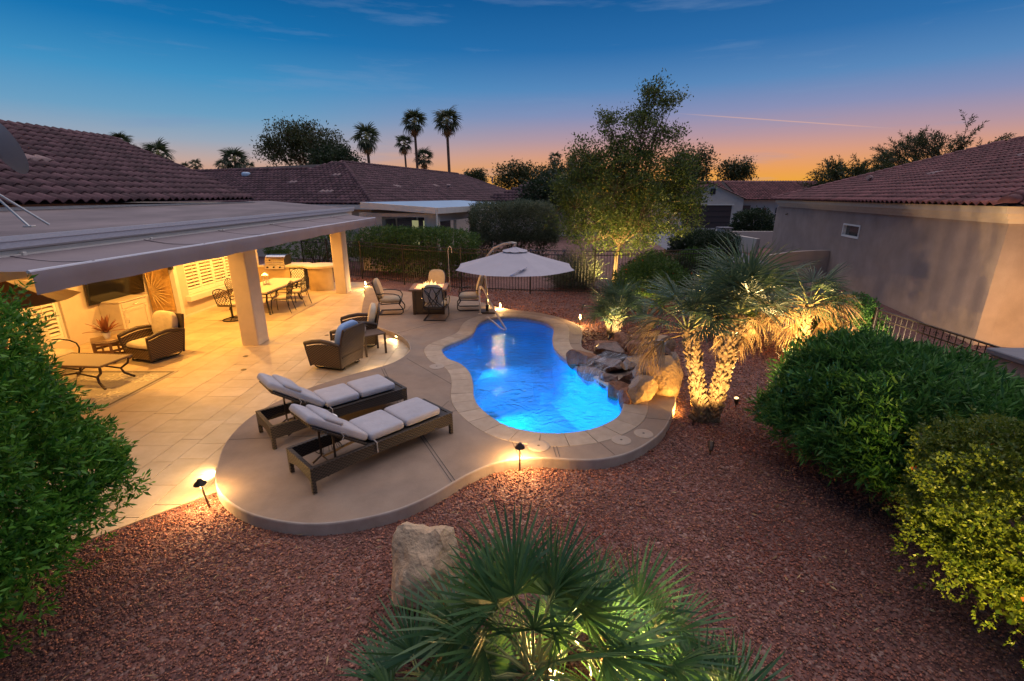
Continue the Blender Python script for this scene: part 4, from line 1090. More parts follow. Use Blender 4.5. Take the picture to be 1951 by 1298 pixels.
# ------------------------------------------------------------------ spring armchairs round the fire table
def make_spring(label, loc, rz, group='cushioned spring chairs round the fire table', cush='cushion_olive'):
    """faces +x; a sled base that springs"""
    t = thing('spring_chair', label, 'armchair', loc, rz, group)
    for s in (-1, 1):
        m = MB(); m.tube([(-.30,s*.29,.02),(.30,s*.29,.02),(.365,s*.29,.06),(.37,s*.29,.16),(.31,s*.29,.25),(.26,s*.29,.33)], .016, 8); m.build('sled_leg', 'dark_metal', t)
        m = MB(); m.tube([(-.33,s*.31,.60),(-.12,s*.33,.63),(.12,s*.335,.615),(.27,s*.335,.57),(.32,s*.33,.48),(.30,s*.32,.38),(.26,s*.30,.33)], .014, 8); m.build('arm', 'dark_metal', t)
        m = MB(); m.tube([(.30,s*.28,.33),(-.22,s*.28,.31),(-.28,s*.28,.36),(-.36,s*.27,.66),(-.44,s*.26,.95)], .015, 8); m.build('side_rail', 'dark_metal', t)
    m = MB(); m.tube([(-.30,-.29,.02),(-.30,.29,.02)], .014, 8); m.tube([(.30,-.28,.33),(.30,.28,.33)], .014, 8); m.tube([(-.24,-.28,.315),(-.24,.28,.315)], .014, 8); m.tube([(.05,-.28,.318),(.05,.28,.318)], .012, 6); m.build('stretcher', 'dark_metal', t)
    # back lattice: two crossing bows between the rails
    m = MB(); P = lambda y, h: (-.285-.16*h, y, .38+.54*h)
    for s in (-1, 1):
        m.tube([P(s*.26,0), P(s*.10,.28), P(s*.06,.5), P(s*.10,.72), P(s*.26,1)], .009, 6)
        m.tube([P(s*.16,0), P(-s*.0,.35), P(-s*.16,.7), P(-s*.24,1)], .009, 6)
        m.tube([P(s*.02,0), P(s*.13,.5), P(s*.02,1)], .009, 6)
    m.tube([P(-.265,1), P(0,1.06), P(.265,1)], .015, 8); m.tube([P(-.265,.0), P(.265,.0)], .012, 6); m.build('back_lattice', 'dark_metal', t)
    MB().pillow((.02,0,.405), (.60,.54,.15), .22, nu=34, nv=12, puff=.25).build('seat_cushion', cush, t, smooth=True)
    MB().pillow((-.305,0,.73), (.14,.53,.58), .22, Ry(R(-15)), nu=30, nv=14).build('back_cushion', cush, t, smooth=True)
    return t
make_spring('cushioned metal spring chair in profile left of the fire table', (-3.52,13.42,DZ), R(8))
make_spring('cushioned metal spring chair seen from behind in front of the fire table', (-2.10,12.75,DZ), R(88))
make_spring('cushioned metal spring chair in profile under the edge of the grey umbrella', (-1.27,13.92,DZ), R(186))
make_spring('cushioned metal spring chair behind the fire table, only its back above the flames', (-2.42,14.75,DZ), R(-92))
# ------------------------------------------------------------------ fire table
ft = thing('fire_table', 'square dark fire table with tiled top and burning flames in its burner', 'fire table', (-2.40,13.62,DZ), R(3))
m = MB()
for s in (-1, 1): m.bbox((0,s*.46,.72),(1.06,.14,.05),.008); m.bbox((s*.46,0,.72),(.14,.78,.05),.008)
m.build('top_rim', 'bronze_top', ft)
tl = MB().bbox((0,0,0),(.165,.165,.03),.004).mesh('tile', 'fire_tile_src') if False else None
MT['fire_tile'] = M('fire_tile', (.50,.36,.27), .5, var=.12, vscale=9, rnd=.12)
tl = MB().bbox((0,0,0),(.187,.187,.03),.004).mesh('tile', 'fire_tile')
for i in range(4):
    for j in range(4):
        if 1 <= i <= 2 and 1 <= j <= 2: continue
        o = link('tile', tl, ft); o.location = (-.2925+i*.195, -.2925+j*.195, .725)
MB().bbox((0,0,.70),(.39,.39,.04),.005).build('burner_pan', 'dark_metal', ft)
m = MB(); r4 = random.Random(4)
for k in range(70): m.pillow((r4.uniform(-.16,.16), r4.uniform(-.16,.16), .727+r4.uniform(-.004,.012)), (r4.uniform(.03,.05),)*3, .8, nu=6, nv=4)
o = m.build('ember_bed', 'ember', ft, kind='stuff')
m = MB()
for s in (-1, 1): m.bbox((0,s*.40,.35),(.82,.03,.69),.004); m.bbox((s*.40,0,.35),(.03,.77,.69),.004)
m.build('base', 'bronze', ft)
for a in (-1, 1):
    for b in (-1, 1): MB().bbox((a*.41,b*.41,.345),(.08,.08,.69),.006).build('leg', 'bronze', ft)
def flame_mat():
    m = bpy.data.materials.new('flame'); m.use_nodes = True; nt = m.node_tree; nt.nodes.clear(); N = nt.nodes.new; L = nt.links.new
    out = N('ShaderNodeOutputMaterial'); tc = N('ShaderNodeTexCoord'); sp = N('ShaderNodeSeparateXYZ'); L(tc.outputs['Object'], sp.inputs[0])
    mr = N('ShaderNodeMapRange'); L(sp.outputs[2], mr.inputs[0]); mr.inputs[1].default_value = .0; mr.inputs[2].default_value = .26
    rp = N('ShaderNodeValToRGB'); rp.color_ramp.elements[0].color = (1,.75,.30,1); rp.color_ramp.elements[1].color = (1,.32,.05,1); L(mr.outputs[0], rp.inputs[0])
    em = N('ShaderNodeEmission'); em.inputs[1].default_value = 2.6; L(rp.outputs[0], em.inputs[0])
    lw = N('ShaderNodeLayerWeight'); lw.inputs[0].default_value = .35
    tr = N('ShaderNodeBsdfTransparent'); mx = N('ShaderNodeMixShader'); L(lw.outputs['Facing'], mx.inputs[0]); L(em.outputs[0], mx.inputs[1]); L(tr.outputs[0], mx.inputs[2]); L(mx.outputs[0], out.inputs[0]); return m
MT['flame'] = flame_mat()
m = MB()
for k in range(24):
    x, y = r4.uniform(-.17,.17), r4.uniform(-.13,.13); h = r4.uniform(.07,.24)*(1-abs(x)*2.2); w_ = r4.uniform(.018,.034)
    a, b = r4.uniform(-.04,.04), r4.uniform(-.04,.04)
    m.tube([(x,y,0),(x+a*.3,y+b*.3,h*.25),(x-a*.4,y-b*.4,h*.6),(x+a,y+b,h)], [w_*.7,w_,w_*.55,.002], 8)
fl = m.build('flame', 'flame', ft, smooth=True); fl.location = (0,0,.735); fl['kind'] = 'stuff'
point('fire_light', (-2.40,13.60,1.12), 26, (1,.48,.12), .1)

# ------------------------------------------------------------------ dining set
dt = thing('dining_table', 'oblong pale-topped metal dining table under the patio roof', 'table', (-7.62,14.75,.012))
MB().bbox((0,0,.705),(1.02,2.5,.05),.02).build('tabletop', 'counter', dt)
m = MB()
for s in (-1, 1): m.beam((s*.48,-1.2,.665),(s*.48,1.2,.665),.03,.05); m.beam((-.46,s*1.2,.665),(.46,s*1.2,.665),.03,.05)
m.build('apron', 'dark_metal', dt)
for a in (-1, 1):
    for b in (-1, 1): MB().tube([(a*.40,b*1.05,.66),(a*.34,b*1.0,.4),(a*.40,b*1.05,.12),(a*.44,b*1.1,.01)], .028, 8).build('leg', 'dark_metal', dt)
MB().tube([(-.36,0,.30),(.36,0,.30)], .015, 6).build('stretcher', 'dark_metal', dt)
DG = 'cast metal lattice dining chairs'
def make_dining(label, loc, rz, swivel=False):
    """faces +x; cast lattice back"""
    t = thing('dining_chair', label, 'dining chair', loc, rz, DG)
    m = MB(); P = lambda y, h: (-.22-.11*h, y, .46+.50*h)
    top = [P(-.235,.72), P(-.20,.86), P(-.11,.94), P(0,1), P(.11,.94), P(.20,.86), P(.235,.72)]
    m.tube([P(-.215,0), P(-.23,.35)]+top+[P(.23,.35), P(.215,0)], .013, 7); m.tube([P(-.215,.04), P(.215,.04)], .011, 6); m.build('back_frame', 'dark_metal', t)
    m = MB()
    for k in range(-5, 6):
        for s in (-1, 1):
            seg = []
            for j in range(13):
                h = .05+j/12*.92; y = k*.085+s*(h-.5)*.42
                lim = .225 if h < .72 else .225-(h-.72)*.72
                if abs(y) <= lim: seg.append(P(y, h))
            if len(seg) > 1: m.tube(seg, .0065, 5, cap=False)
    m.build('lattice', 'dark_metal', t)
    m = MB(); m.tube([(-.22,-.22,.44),(.22,-.25,.43),(.26,0,.43),(.22,.25,.43),(-.22,.22,.44)], .012, 6, closed=True); m.build('seat_frame', 'dark_metal', t)
    MB().pillow((.01,0,.475),(.47,.46,.075),.3, nu=28, nv=8, puff=.4).build('seat_cushion', 'cushion_tan', t, smooth=True)
    for s in (-1, 1):
        m = MB(); m.tube([P(s*.23,.38), (-.05,s*.28,.655), (.14,s*.285,.65), (.20,s*.275,.60), (.16,s*.25,.44)], .012, 6); m.build('arm', 'dark_metal', t)
        if not swivel:
            MB().tube([(.21,s*.22,.44),(.24,s*.225,.22),(.23,s*.22,.01)], .012, 6).build('leg', 'dark_metal', t); MB().tube([(-.21,s*.21,.44),(-.25,s*.21,.22),(-.31,s*.215,.01)], .012, 6).build('leg', 'dark_metal', t)
    if swivel:
        m = MB(); m.tube([(0,0,.43),(0,0,.05)], .03, 10); m.tube([(.25*math.cos(a*PI/12), .25*math.sin(a*PI/12), .018) for a in range(24)], .016, 7, closed=True)
        for a in range(4): m.tube([(0,0,.10),(.25*math.cos(a*PI/2+.4), .25*math.sin(a*PI/2+.4), .02)], .014, 6)
        m.build('swivel_base', 'dark_metal', t)
    return t
Z0 = .012
make_dining('cast metal lattice dining chair, nearer of the pair on the pool side of the table', (-6.98,14.05,Z0), R(186))
make_dining('cast metal lattice dining chair, farther of the pair on the pool side of the table', (-6.92,15.05,Z0), R(176))
make_dining('cast metal lattice dining chair at the far table end in front of the white fridge', (-7.55,16.32,Z0), R(-90))
make_dining('swivel lattice dining chair at the near table end partly behind the column', (-7.98,13.10,Z0), R(82), True)
make_dining('cast metal lattice dining chair on the shuttered window side of the dining table', (-8.48,14.55,Z0), R(4))
# lantern on the table
l = thing('lantern', 'metal and glass candle lantern standing on the dining table', 'lantern', (-7.72,14.72,.744), R(20))
m = MB()
for a in (-1, 1):
    for b in (-1, 1): m.box((a*.075,b*.075,.16),(.014,.014,.28))
m.bbox((0,0,.012),(.175,.175,.024),.004); m.box((0,.075,.16),(.14,.006,.006)); m.box((0,-.075,.16),(.14,.006,.006)); m.box((.075,0,.16),(.006,.14,.006)); m.box((-.075,0,.16),(.006,.14,.006)); m.build('frame', 'alu', l)
m = MB(); m.add([(-.1,-.1,.30),(.1,-.1,.30),(.1,.1,.30),(-.1,.1,.30),(-.035,-.035,.36),(.035,-.035,.36),(.035,.035,.36),(-.035,.035,.36)], [(3,2,1,0),(4,5,6,7),(0,1,5,4),(1,2,6,5),(2,3,7,6),(3,0,4,7)]); m.bbox((0,0,.375),(.06,.06,.03),.005); m.tube([(-.05,0,.38),(-.04,0,.43),(0,0,.45),(.04,0,.43),(.05,0,.38)], .005, 6); m.build('roof', 'alu', l)
MB().lathe([(.035,.024),(.035,.13),(.03,.135)], seg=14).build('candle', 'white', l)
# mat under the dining table
rg = MB(); rg.bbox((-7.62,14.75,.018),(2.3,3.4,.010),.003); tag(rg.build('rug', 'mat_tan'), 'plain tan mat lying under the dining table', 'rug') if 'mat_tan' in MT else None

# ------------------------------------------------------------------ barbecue island
bq = thing('barbecue_island', 'stucco barbecue counter with a rounded bar end and white fridge door', 'barbecue counter', (0,0,0))
m = MB(); m.box((-8.68,18.05,.43),(1.66,.78,.86)); m.build('counter_body', 'stucco_gold', bq)
m = MB(); m.lathe([(.44,0),(.44,.86)], (-7.25,17.85,0), 36); m.build('round_pier', 'stucco_gold', bq, smooth=40)
poly = [(-9.5,17.62),(-8.0,17.62),(-7.8,17.6)]+[(-7.22+.62*math.cos(a), 17.86+.62*math.sin(a)) for a in [R(-140+i*280/24) for i in range(25)]]+[(-7.9,18.5),(-9.5,18.5)]
poly2 = [(-7.22+(p[0]+7.22)*.985, 17.9+(p[1]-17.9)*.985) for p in poly]
m = MB(); m.prism(ccw(poly), .865, .925); m.prism(ccw(poly2), .9255, .935); m.build('countertop', 'counter', bq)
m = MB(); m.bbox((-8.02,17.652,.44),(.52,.02,.72),.004); fr = m.build('fridge_door', 'white', bq)
m = MB(); m.beam((-8.29,17.64,.07),(-8.29,17.64,.83),.02,.02); m.beam((-7.75,17.64,.07),(-7.75,17.64,.83),.025,.025); m.beam((-8.29,17.64,.83),(-7.75,17.64,.83),.02,.02); m.build('fridge_frame', 'black_matte', bq)
gr = thing('grill', 'stainless steel built-in grill with its domed lid closed on the barbecue counter', 'grill', (-8.82,17.92,.937))
m = MB(); n_ = 10; pts = [(-.30,.0)]+[(-.30+.26*(1-math.cos(t)), .12+.24*math.sin(t)) for t in [i/n_*PI/2 for i in range(n_+1)]]+[(.22,.36),(.28,.30),(.28,0)]
for x in (-.36,.36): m.v += [(x, p[0], p[1]) for p in pts]
k = len(pts)
for i in range(k): m.f.append((i, (i+1) % k, k+(i+1) % k, k+i)); m.m.append(0)
m.f.append(tuple(range(k))[::-1]); m.f.append(tuple(k+i for i in range(k))); m.m += [1,1]
m.build('lid', ['steel','black_matte'], gr, smooth=30)
MB().tube([(-.30,-.34,.10),(.30,-.34,.10)], .014, 8).build('handle', 'steel', gr)
m = MB(); m.bbox((0,-.335,-.06),(.76,.06,.16),.01); m.build('control_panel', 'steel', gr)
for x in (-.25,-.02,.21): MB().lathe([(.032,0),(.03,.03),(.02,.035)], seg=14).build('knob', 'black_matte', gr, loc=None).matrix_local = Matrix.Translation((x,-.365,-.06)) @ Matrix.Rotation(R(90), 4, 'X')
MB().lathe([(.028,0),(.028,.006)], seg=16).build('thermometer', 'black', gr).matrix_local = Matrix.Translation((-.18,-.30,.19)) @ Matrix.Rotation(R(75), 4, 'X')

# ------------------------------------------------------------------ things on the house wall side
tv = thing('television', 'wide black television tilted out from the patio wall above the cabinet', 'television', (TX+.14,12.05,1.36))
MB().bbox((0,0,0),(.05,1.78,1.0),.008, Ry(R(6))).build('casing', 'black_matte', tv)
MB().box((.0265,0,0),(.004,1.74,.96), Ry(R(6))).build('screen', 'black', tv)
MB().beam((-.14,0,.0),(0,0,0),.3,.25).build('bracket', 'black_matte', tv)
cb = thing('cabinet', 'tall pale panelled cabinet against the patio wall below the television', 'cabinet', (TX+.27,11.95,.012))
MB().bbox((0,0,.42),(.52,.92,.84),.008).build('body', 'wood_pale', cb); MB().bbox((.01,0,.857),(.57,.98,.03),.008).build('top', 'wood_pale', cb)
for s in (-1,): pass
dr = MB().bbox((.265,0,.36),(.018,.80,.58),.004).build('door', 'wood_pale', cb)
m = MB()
for a, b, c_, d_ in ((0,.36,.72,.035),): pass
for zz in (.11,.61): m.bbox((.279,0,zz),(.012,.68,.07),.003)
for yy in (-.345,.345): m.bbox((.279,yy,.36),(.012,.07,.57),.003)
m.build('moulding', 'wood_pale', dr); MB().tube([(.29,-.33,.30),(.315,-.33,.33),(.315,-.33,.39),(.29,-.33,.42)], .008, 6).build('handle', 'alu', dr)
dw = MB().bbox((.265,0,.745),(.018,.80,.13),.004).build('drawer', 'wood_pale', cb); MB().tube([(.28,-.05,.745),(.30,-.04,.745),(.30,.04,.745),(.28,.05,.745)], .007, 6).build('handle', 'alu', dw)
pq = thing('carved_panel', 'golden carved wall panel of rays spreading like a palm leaf beside the television', 'wall panel', (-9.93,13.17,.28))
MB().bbox((0,0,.62),(.66,.03,1.24),.004).build('backboard', 'gold', pq)
m = MB()
for k in range(17):
    a = R(-20+k*14); L_ = .62 if k % 2 else .5
    b = Vector((-.24,-.03,.55)); e = b+Vector((math.cos(a-R(60))*L_, -.01, math.sin(a-R(60))*L_))
    e.x = max(-.31, min(.31, e.x)); e.z = max(.02, min(1.2, e.z))
    m.tube([b, b*.5+e*.5+Vector((0,-.012,0)), e], [.012,.022,.006], 6)
m.build('ray', 'gold_light', pq, kind='stuff')
sc_ = thing('wall_sconce', 'small dark lantern sconce on the wall corner above the carved panel', 'wall lamp', (WX+.13,13.05,1.55))
MB().bbox((0,0,0),(.10,.10,.18),.01).build('body', 'black_matte', sc_); MB().tube([(0,0,.09),(-.03,0,.15),(-.1,0,.15)], .012, 6).build('arm', 'black_matte', sc_)
wo = thing('wall_ornament', 'round brown metal ornament hung between the shutters and the column', 'ornament', (WX+.03,16.95,1.35))
MB().lathe([(.17,0),(.16,.02),(.07,.035),(.0,.04)], seg=22).build('disc', 'wood', wo).rotation_euler = (0, R(90), 0)
# hexagonal table with a bromeliad
hx = thing('hexagonal_table', 'hexagonal wooden side table with lattice sides beside the patio armchair', 'side table', (-8.62,9.66,.012), R(12))
m = MB(); hp = [(.34*math.cos(R(60*k)), .34*math.sin(R(60*k))) for k in range(6)]; m.prism(hp, .46, .50); m.build('tabletop', 'wood_slat', hx)
for k in range(6):
    a = R(60*k); MB().bbox((.30*math.cos(a), .30*math.sin(a), .23),(.05,.05,.46),.004, Rz(a)).build('leg', 'wood', hx)
    a2 = R(60*k+30); m = MB(); c0 = Vector((.262*math.cos(a2), .262*math.sin(a2), 0))
    for z in (.07,.26,.42): m.box(c0+Vector((0,0,z)),(.02,.25,.05), Rz(a2))
    m.box(c0+Vector((0,0,.25)),(.015,.03,.36), Rz(a2)); m.build('side_lattice', 'wood', hx)
bp_ = thing('potted_bromeliad', 'red-leaved bromeliad in a small white pot on the hexagonal table', 'potted plant', (-8.60,9.62,.514))
MB().lathe([(.045,0),(.075,.12),(.085,.13),(.07,.13),(.06,.10)], seg=18).build('pot', 'white', bp_)
r5 = random.Random(9)
for k in range(22):
    a = k*2.4; el = R(80-62*(k/22)); L_ = .42*r5.uniform(.8,1.1); m = MB(); d0 = Vector((math.cos(a)*math.cos(el), math.sin(a)*math.cos(el), math.sin(el))); sd_ = Vector((-math.sin(a), math.cos(a), 0)); p0 = Vector((0,0,.12))
    wd = [.02,.036,.03,.002]; vs = []
    for j, t_ in enumerate((0,.35,.7,1)):
        c_ = p0+d0*L_*t_-Vector((0,0,.10*t_*t_*math.cos(el))); vs += [c_-sd_*wd[j], c_+Vector((0,0,-.008)), c_+sd_*wd[j]]
    m.add(vs, [(i*3+q, i*3+q+1, i*3+q+4, i*3+q+3) for i in range(3) for q in range(2)]); m.build('leaf', 'bromeliad', bp_)
# coffee table, rug and the half-hidden metal chair
ctb = thing('coffee_table', 'oblong slat-topped metal coffee table with curved legs on the patterned rug', 'coffee table', (-8.0,8.36,.022), R(-4))
m = MB()
for s in (-1, 1): m.bbox((0,s*.34,.44),(1.26,.04,.035),.006); m.bbox((s*.62,0,.44),(.04,.64,.035),.006)
m.build('top_frame', 'bronze_top', ctb)
sm = MB().bbox((0,0,0),(.038,.64,.014),.003).mesh('slat', 'table_slat')
for k in range(22): o = link('slat', sm, ctb); o.location = (-.567+k*.054, 0, .448)
for a in (-1, 1):
    for b in (-1, 1): MB().tube([(a*.58,b*.31,.425),(a*.55,b*.29,.30),(a*.42,b*.25,.20),(a*.45,b*.27,.10),(a*.60,b*.33,.008)], .022, 8).build('leg', 'bronze', ctb)
m = MB(); m.tube([(-.42,-.25,.2),(0,-.22,.26),(.42,-.25,.2)], .016, 6); m.tube([(-.42,.25,.2),(0,.22,.26),(.42,.25,.2)], .016, 6); m.build('stretcher', 'bronze', ctb)
rg2 = thing('patterned_rug', 'tan rug with a pale branching leaf pattern under the coffee table', 'rug', (-7.9,8.1,.013))
MB().bbox((0,0,.004),(2.3,1.75,.008),.002).build('pile', 'rug', rg2)
m = MB()
for s in (-1, 1): m.box((0,s*.80,.0095),(2.2,.05,.003)); m.box((s*1.08,0,.0095),(.05,1.55,.003))
m.build('border', 'rug_dark', rg2)
m = MB()
for cx_, cy_ in ((.75,.45),(.2,.55),(-.4,.45),(.75,-.4),(.15,-.5),(-.45,-.4)):
    for k in range(7):
        a = R(k*51+cx_*90); e = (cx_+.26*math.cos(a), cy_+.24*math.sin(a)); m.beam((cx_,cy_,.0095),(e[0],e[1],.0095),.03,.003)
        for s in (-1, 1): m.beam((cx_+.15*math.cos(a), cy_+.14*math.sin(a), .0095),(cx_+.24*math.cos(a+s*.45), cy_+.22*math.sin(a+s*.45), .0095),.024,.0028)
m.build('leaf_pattern', 'rug_line', rg2, kind='stuff')
make_spring('metal patio chair with curved arms and pale cushion half hidden by the big green shrub', (-9.05,8.75,.022), R(-12), 'chairs under the patio roof', 'cushion_tan')
# brown umbrella folded out under the near end of the roof
bu = thing('patio_umbrella', 'brown market umbrella under the near end of the patio roof', 'umbrella', (-7.55,6.7,.012))
def canopy(mb, r, z0, z1, n=8, drop=.03, a0=0):
    o = len(mb.v); mb.v.append((0,0,z1))
    for ring, (fr_, zz) in enumerate(((.15,.90),(.5,.50),(1,0))):
        for k in range(n*4):
            a = a0+2*PI*k/(n*4); w = k % 4; sc = math.cos(PI/n)/math.cos((w/4-.5)*2*PI/n+ (0 if w else 0))
            sag = (1-.012*fr_*math.sin(PI*w/4)); mb.v.append((r*fr_*sc*sag*math.cos(a), r*fr_*sc*sag*math.sin(a), z0+(z1-z0)*zz-.02*fr_*math.sin(PI*w/4)))
    m_ = n*4
    for k in range(m_): mb.f.append((o, o+1+k, o+1+(k+1) % m_)); mb.m.append(0)
    for q in range(2):
        for k in range(m_): a = o+1+q*m_+k; b = o+1+q*m_+(k+1) % m_; mb.f.append((a, a+m_, b+m_, b)); mb.m.append(0)
m = MB(); canopy(m, 1.0, 1.93, 2.35); m.build('canopy', 'brown_canvas', bu)
MB().tube([(0,0,0),(0,0,2.38)], .024, 8).build('pole', 'wood', bu); MB().lathe([(.25,0),(.25,.05),(.06,.09),(.05,.3)], seg=20).build('base', 'bronze', bu)

# ------------------------------------------------------------------ cantilever umbrella, rail and poles by the pool
um = thing('cantilever_umbrella', 'large pale grey octagonal cantilever umbrella over the far end of the pool', 'umbrella', (.08,12.75,DZ))
m = MB(); canopy(m, 1.66, 1.43, 1.90, 8, a0=R(22.5)); cn = m.build('canopy', 'canvas', um); 
m = MB(); canopy(m, .36, 1.865, 1.96, 8, a0=R(22.5)); m.build('vent', 'canvas', cn)
m = MB()
for k in range(8):
    a = R(22.5+45*k); m.tube([(.02*math.cos(a),.02*math.sin(a),1.80),(1.63*math.cos(a),1.63*math.sin(a),1.425)], .010, 6)
for k in range(8):
    a = R(22.5+45*k)
for k in range(8):
    a = R(22.5+45*k); rb_ = MB(); rb_.tube([(.02*math.cos(a),.02*math.sin(a),1.80),(1.60*math.cos(a),1.60*math.sin(a),1.425)], .011, 6); rb_.build('rib', 'alu', um)
m = MB(); m.beam((.25,-1.15,1.585),(.10,-1.35,1.54),.10,.012); m.beam((.10,-1.35,1.54),(-.12,-1.50,1.44),.05,.01); m.build('tie_strap', 'canvas', cn)
MB().tube([(0,0,1.55),(0,0,2.05)], .022, 8).build('hub', 'alu', um)
MB().tube([(-.80,.78,0),(-.84,.82,1.2),(-.80,.75,1.60),(-.60,.55,1.86),(-.34,.32,2.0),(-.10,.1,2.06),(.03,.0,2.05)], .032, 10).build('mast', 'alu_warm', um, smooth=True)
MB().tube([(0,0,2.04),(0,0,1.84)], .009, 6).build('hanger', 'dark_metal', um)
MB().bbox((-.80,.78,.02),(.5,.5,.04),.01).build('base_plate', 'bronze', um); MB().lathe([(.03,0),(.05,.0),(.05,.16),(.035,.17)], (-.80,.78,.04), 14).build('socket', 'dark_metal', um)
hr = thing('pool_handrail', 'pale bent tube handrail at the far end of the pool', 'handrail', (0,0,0))
MB().tube(spl3 := [(-.92,13.30,.15),(-.93,13.30,.55),(-.93,13.29,.84),(-.91,13.24,.94),(-.86,13.14,.97),(-.79,13.02,.92),(-.62,12.72,.66),(-.38,12.32,.32),(-.22,12.05,.13),(-.16,11.97,.06),(-.19,11.99,.015),(-.28,12.12,.02),(-.48,12.45,.10),(-.68,12.80,.15)], .026, 12).build('tube', 'rail', hr, smooth=True)
for p in ((-.92,13.30),(-.68,12.82)): MB().lathe([(.06,0),(.06,.012),(.03,.025)], (p[0],p[1],DZ), 18).build('flange', 'rail', hr)
hk = thing('shepherd_hook', 'thin pale hooked pole leaning on the black fence behind the fire table', 'pole', (-2.28,17.35,0))
MB().tube([(0,-.1,0),(-.05,.05,1.45),(-.04,.05,1.60),(.02,.05,1.66),(.08,.05,1.60),(.09,.04,1.42)], .016, 7).build('tube', 'alu_warm', hk)
for i, (x, y, z) in enumerate(((-1.02,8.62,DZ),)):
    pass
def lid(x, y, label, big=.135):
    t = thing('deck_lid', label, 'deck lid', (x,y,DZ+.001), 0, 'round plastic lids in the pool deck')
    MB().lathe([(big,0),(big,.006),(big-.012,.009)], seg=32).build('rim', 'lid_mat', t); MB().lathe([(big-.02,.0092),(big-.03,.0115)], seg=32).build('cover', 'lid_mat', t)
    MB().lathe([(.018,.0116),(.015,.0135)], seg=12).build('finger_hole', 'joint', t)
lid(-1.50,8.85, 'pale round lid in the deck left of the pool, near the far lounger foot', .15)
lid(1.88,6.07, 'round lid in the deck below the waterfall rocks, the rightmost of three'); lid(1.52,5.88, 'round lid in the deck edge between the two other lids at the near pool end'); lid(.36,5.72, 'round lid in the lamplit deck beside the near mushroom path light', .15)

# ------------------------------------------------------------------ path lights
def mushroom(label, x, y, h=.36, lean=0, power=7.5):
    t = thing('path_light', label, 'path light', (x,y,0), 0, 'mushroom path lights in the gravel')
    MB().tube([(0,0,-.05),(lean*.6,0,h-.03)], .011, 8).build('stem', 'bronze', t)
    MB().lathe([(.012,.055),(.022,.05),(.03,.03),(.062,.0),(.066,-.012),(.055,-.006),(.02,.015)], (lean*.62,0,h-.02), 22).build('cap', 'bronze', t, smooth=35)
    MB().lathe([(.012,-.03),(.014,0),(.01,.012)], (lean*.62,0,h-.02), 12).build('bulb', 'lampglow', t)
    point('path_bulb', (x+lean*.62, y, h-.075), power*2.7, WARM, .045)
mushroom('bronze mushroom path light in the gravel at the near edge of the pool deck', .10, 5.36, .37)
mushroom('tilted bronze mushroom path light where the travertine meets the gravel', -3.44, 4.60, .34, -.10)
def stake(label, x, y, h=.30, power=5):
    t = thing('stake_light', label, 'stake light', (x,y,0), 0, 'small bright stake lights along the deck')
    MB().tube([(0,0,-.05),(0,0,h*.55)], .012, 8).build('stem', 'bronze', t); MB().tube([(0,0,h*.55),(0,0,h*.94)], .018, 10).build('lens', 'lampglow', t); MB().lathe([(.03,0),(.028,.012),(.01,.02)], (0,0,h*.94), 14).build('cap', 'bronze', t)
    point('stake_bulb', (x, y-.05, h*.72), power*2.0, WARM, .03)
stake('bright stake light in the gravel beside the far patio column', -5.55,17.75, .34, 7); stake('bright stake light in the gravel just behind the pool handrail', -.36,13.98, .34, 8); stake('bright stake light in the gravel at the right end of the pool coping', 1.86,12.52, .34, 8)
# step lights let into the riser
def steplight(x, y, ang, power=6):
    o = MB().bbox((0,0,0),(.02,.13,.065),.004).build('step_lamp', 'bronze', deck); o.location = (x,y,.085); o.rotation_euler = (0,0,ang)
    l_ = MB().box((.012,0,-.006),(.004,.085,.03)).build('lens', 'steplens', o)
    spot('step_bulb', (x+math.cos(ang)*.035, y+math.sin(ang)*.035, .09), (x+math.cos(ang)*.5, y+math.sin(ang)*.5, -.12), power, 150, .8, (1,.66,.30), .015)
steplight(-2.86,11.215, R(227), 11); steplight(-2.63,8.86, R(128), 11); steplight(-3.74,5.27, R(196), 11); steplight(-3.80,12.10, R(255), 11)
# ------------------------------------------------------------------ leaves
def leaf_arrays(P, D, L, W, g, bend=.25):
    """one diamond leaf per row: base P, direction D"""
    n = len(P); D = D/np.linalg.norm(D, axis=1, keepdims=True)
    s = np.cross(D, g.normal(size=(n,3))); s /= np.linalg.norm(s, axis=1, keepdims=True)+1e-9
    up = np.cross(s, D)
    L = np.broadcast_to(L, n)[:,None]; W = np.broadcast_to(W, n)[:,None]
    a = P; b = P+D*L*.45+s*W*.5+up*L*bend*.2; c = P+D*L-up*L*bend*.3; d = P+D*L*.45-s*W*.5+up*L*bend*.2
    V = np.stack([a,b,c,d], 1).reshape(-1,3); F = np.arange(4*n).reshape(n,4)
    return V, F
def sprigs(C, D, per, L, W, g, stem=1.0, spread=.9):
    """clusters of leaves along short stems: centres C, stem directions D"""
    n = len(C); D = D/(np.linalg.norm(D, axis=1, keepdims=True)+1e-9)
    t = np.tile(np.linspace(0, 1, per), n)
    Cc = np.repeat(C, per, 0); Dd = np.repeat(D, per, 0)
    rv = g.normal(size=(n*per,3)); rv -= Dd*np.sum(rv*Dd, 1, keepdims=True); rv /= np.linalg.norm(rv, axis=1, keepdims=True)+1e-9
    P = Cc+Dd*(t[:,None]-.5)*L*2.0*stem
    dr = Dd*(.45+.8*t[:,None]**2)+rv*spread
    return leaf_arrays(P, dr, L*g.uniform(.7,1.15,n*per), W*g.uniform(.75,1.2,n*per), g)
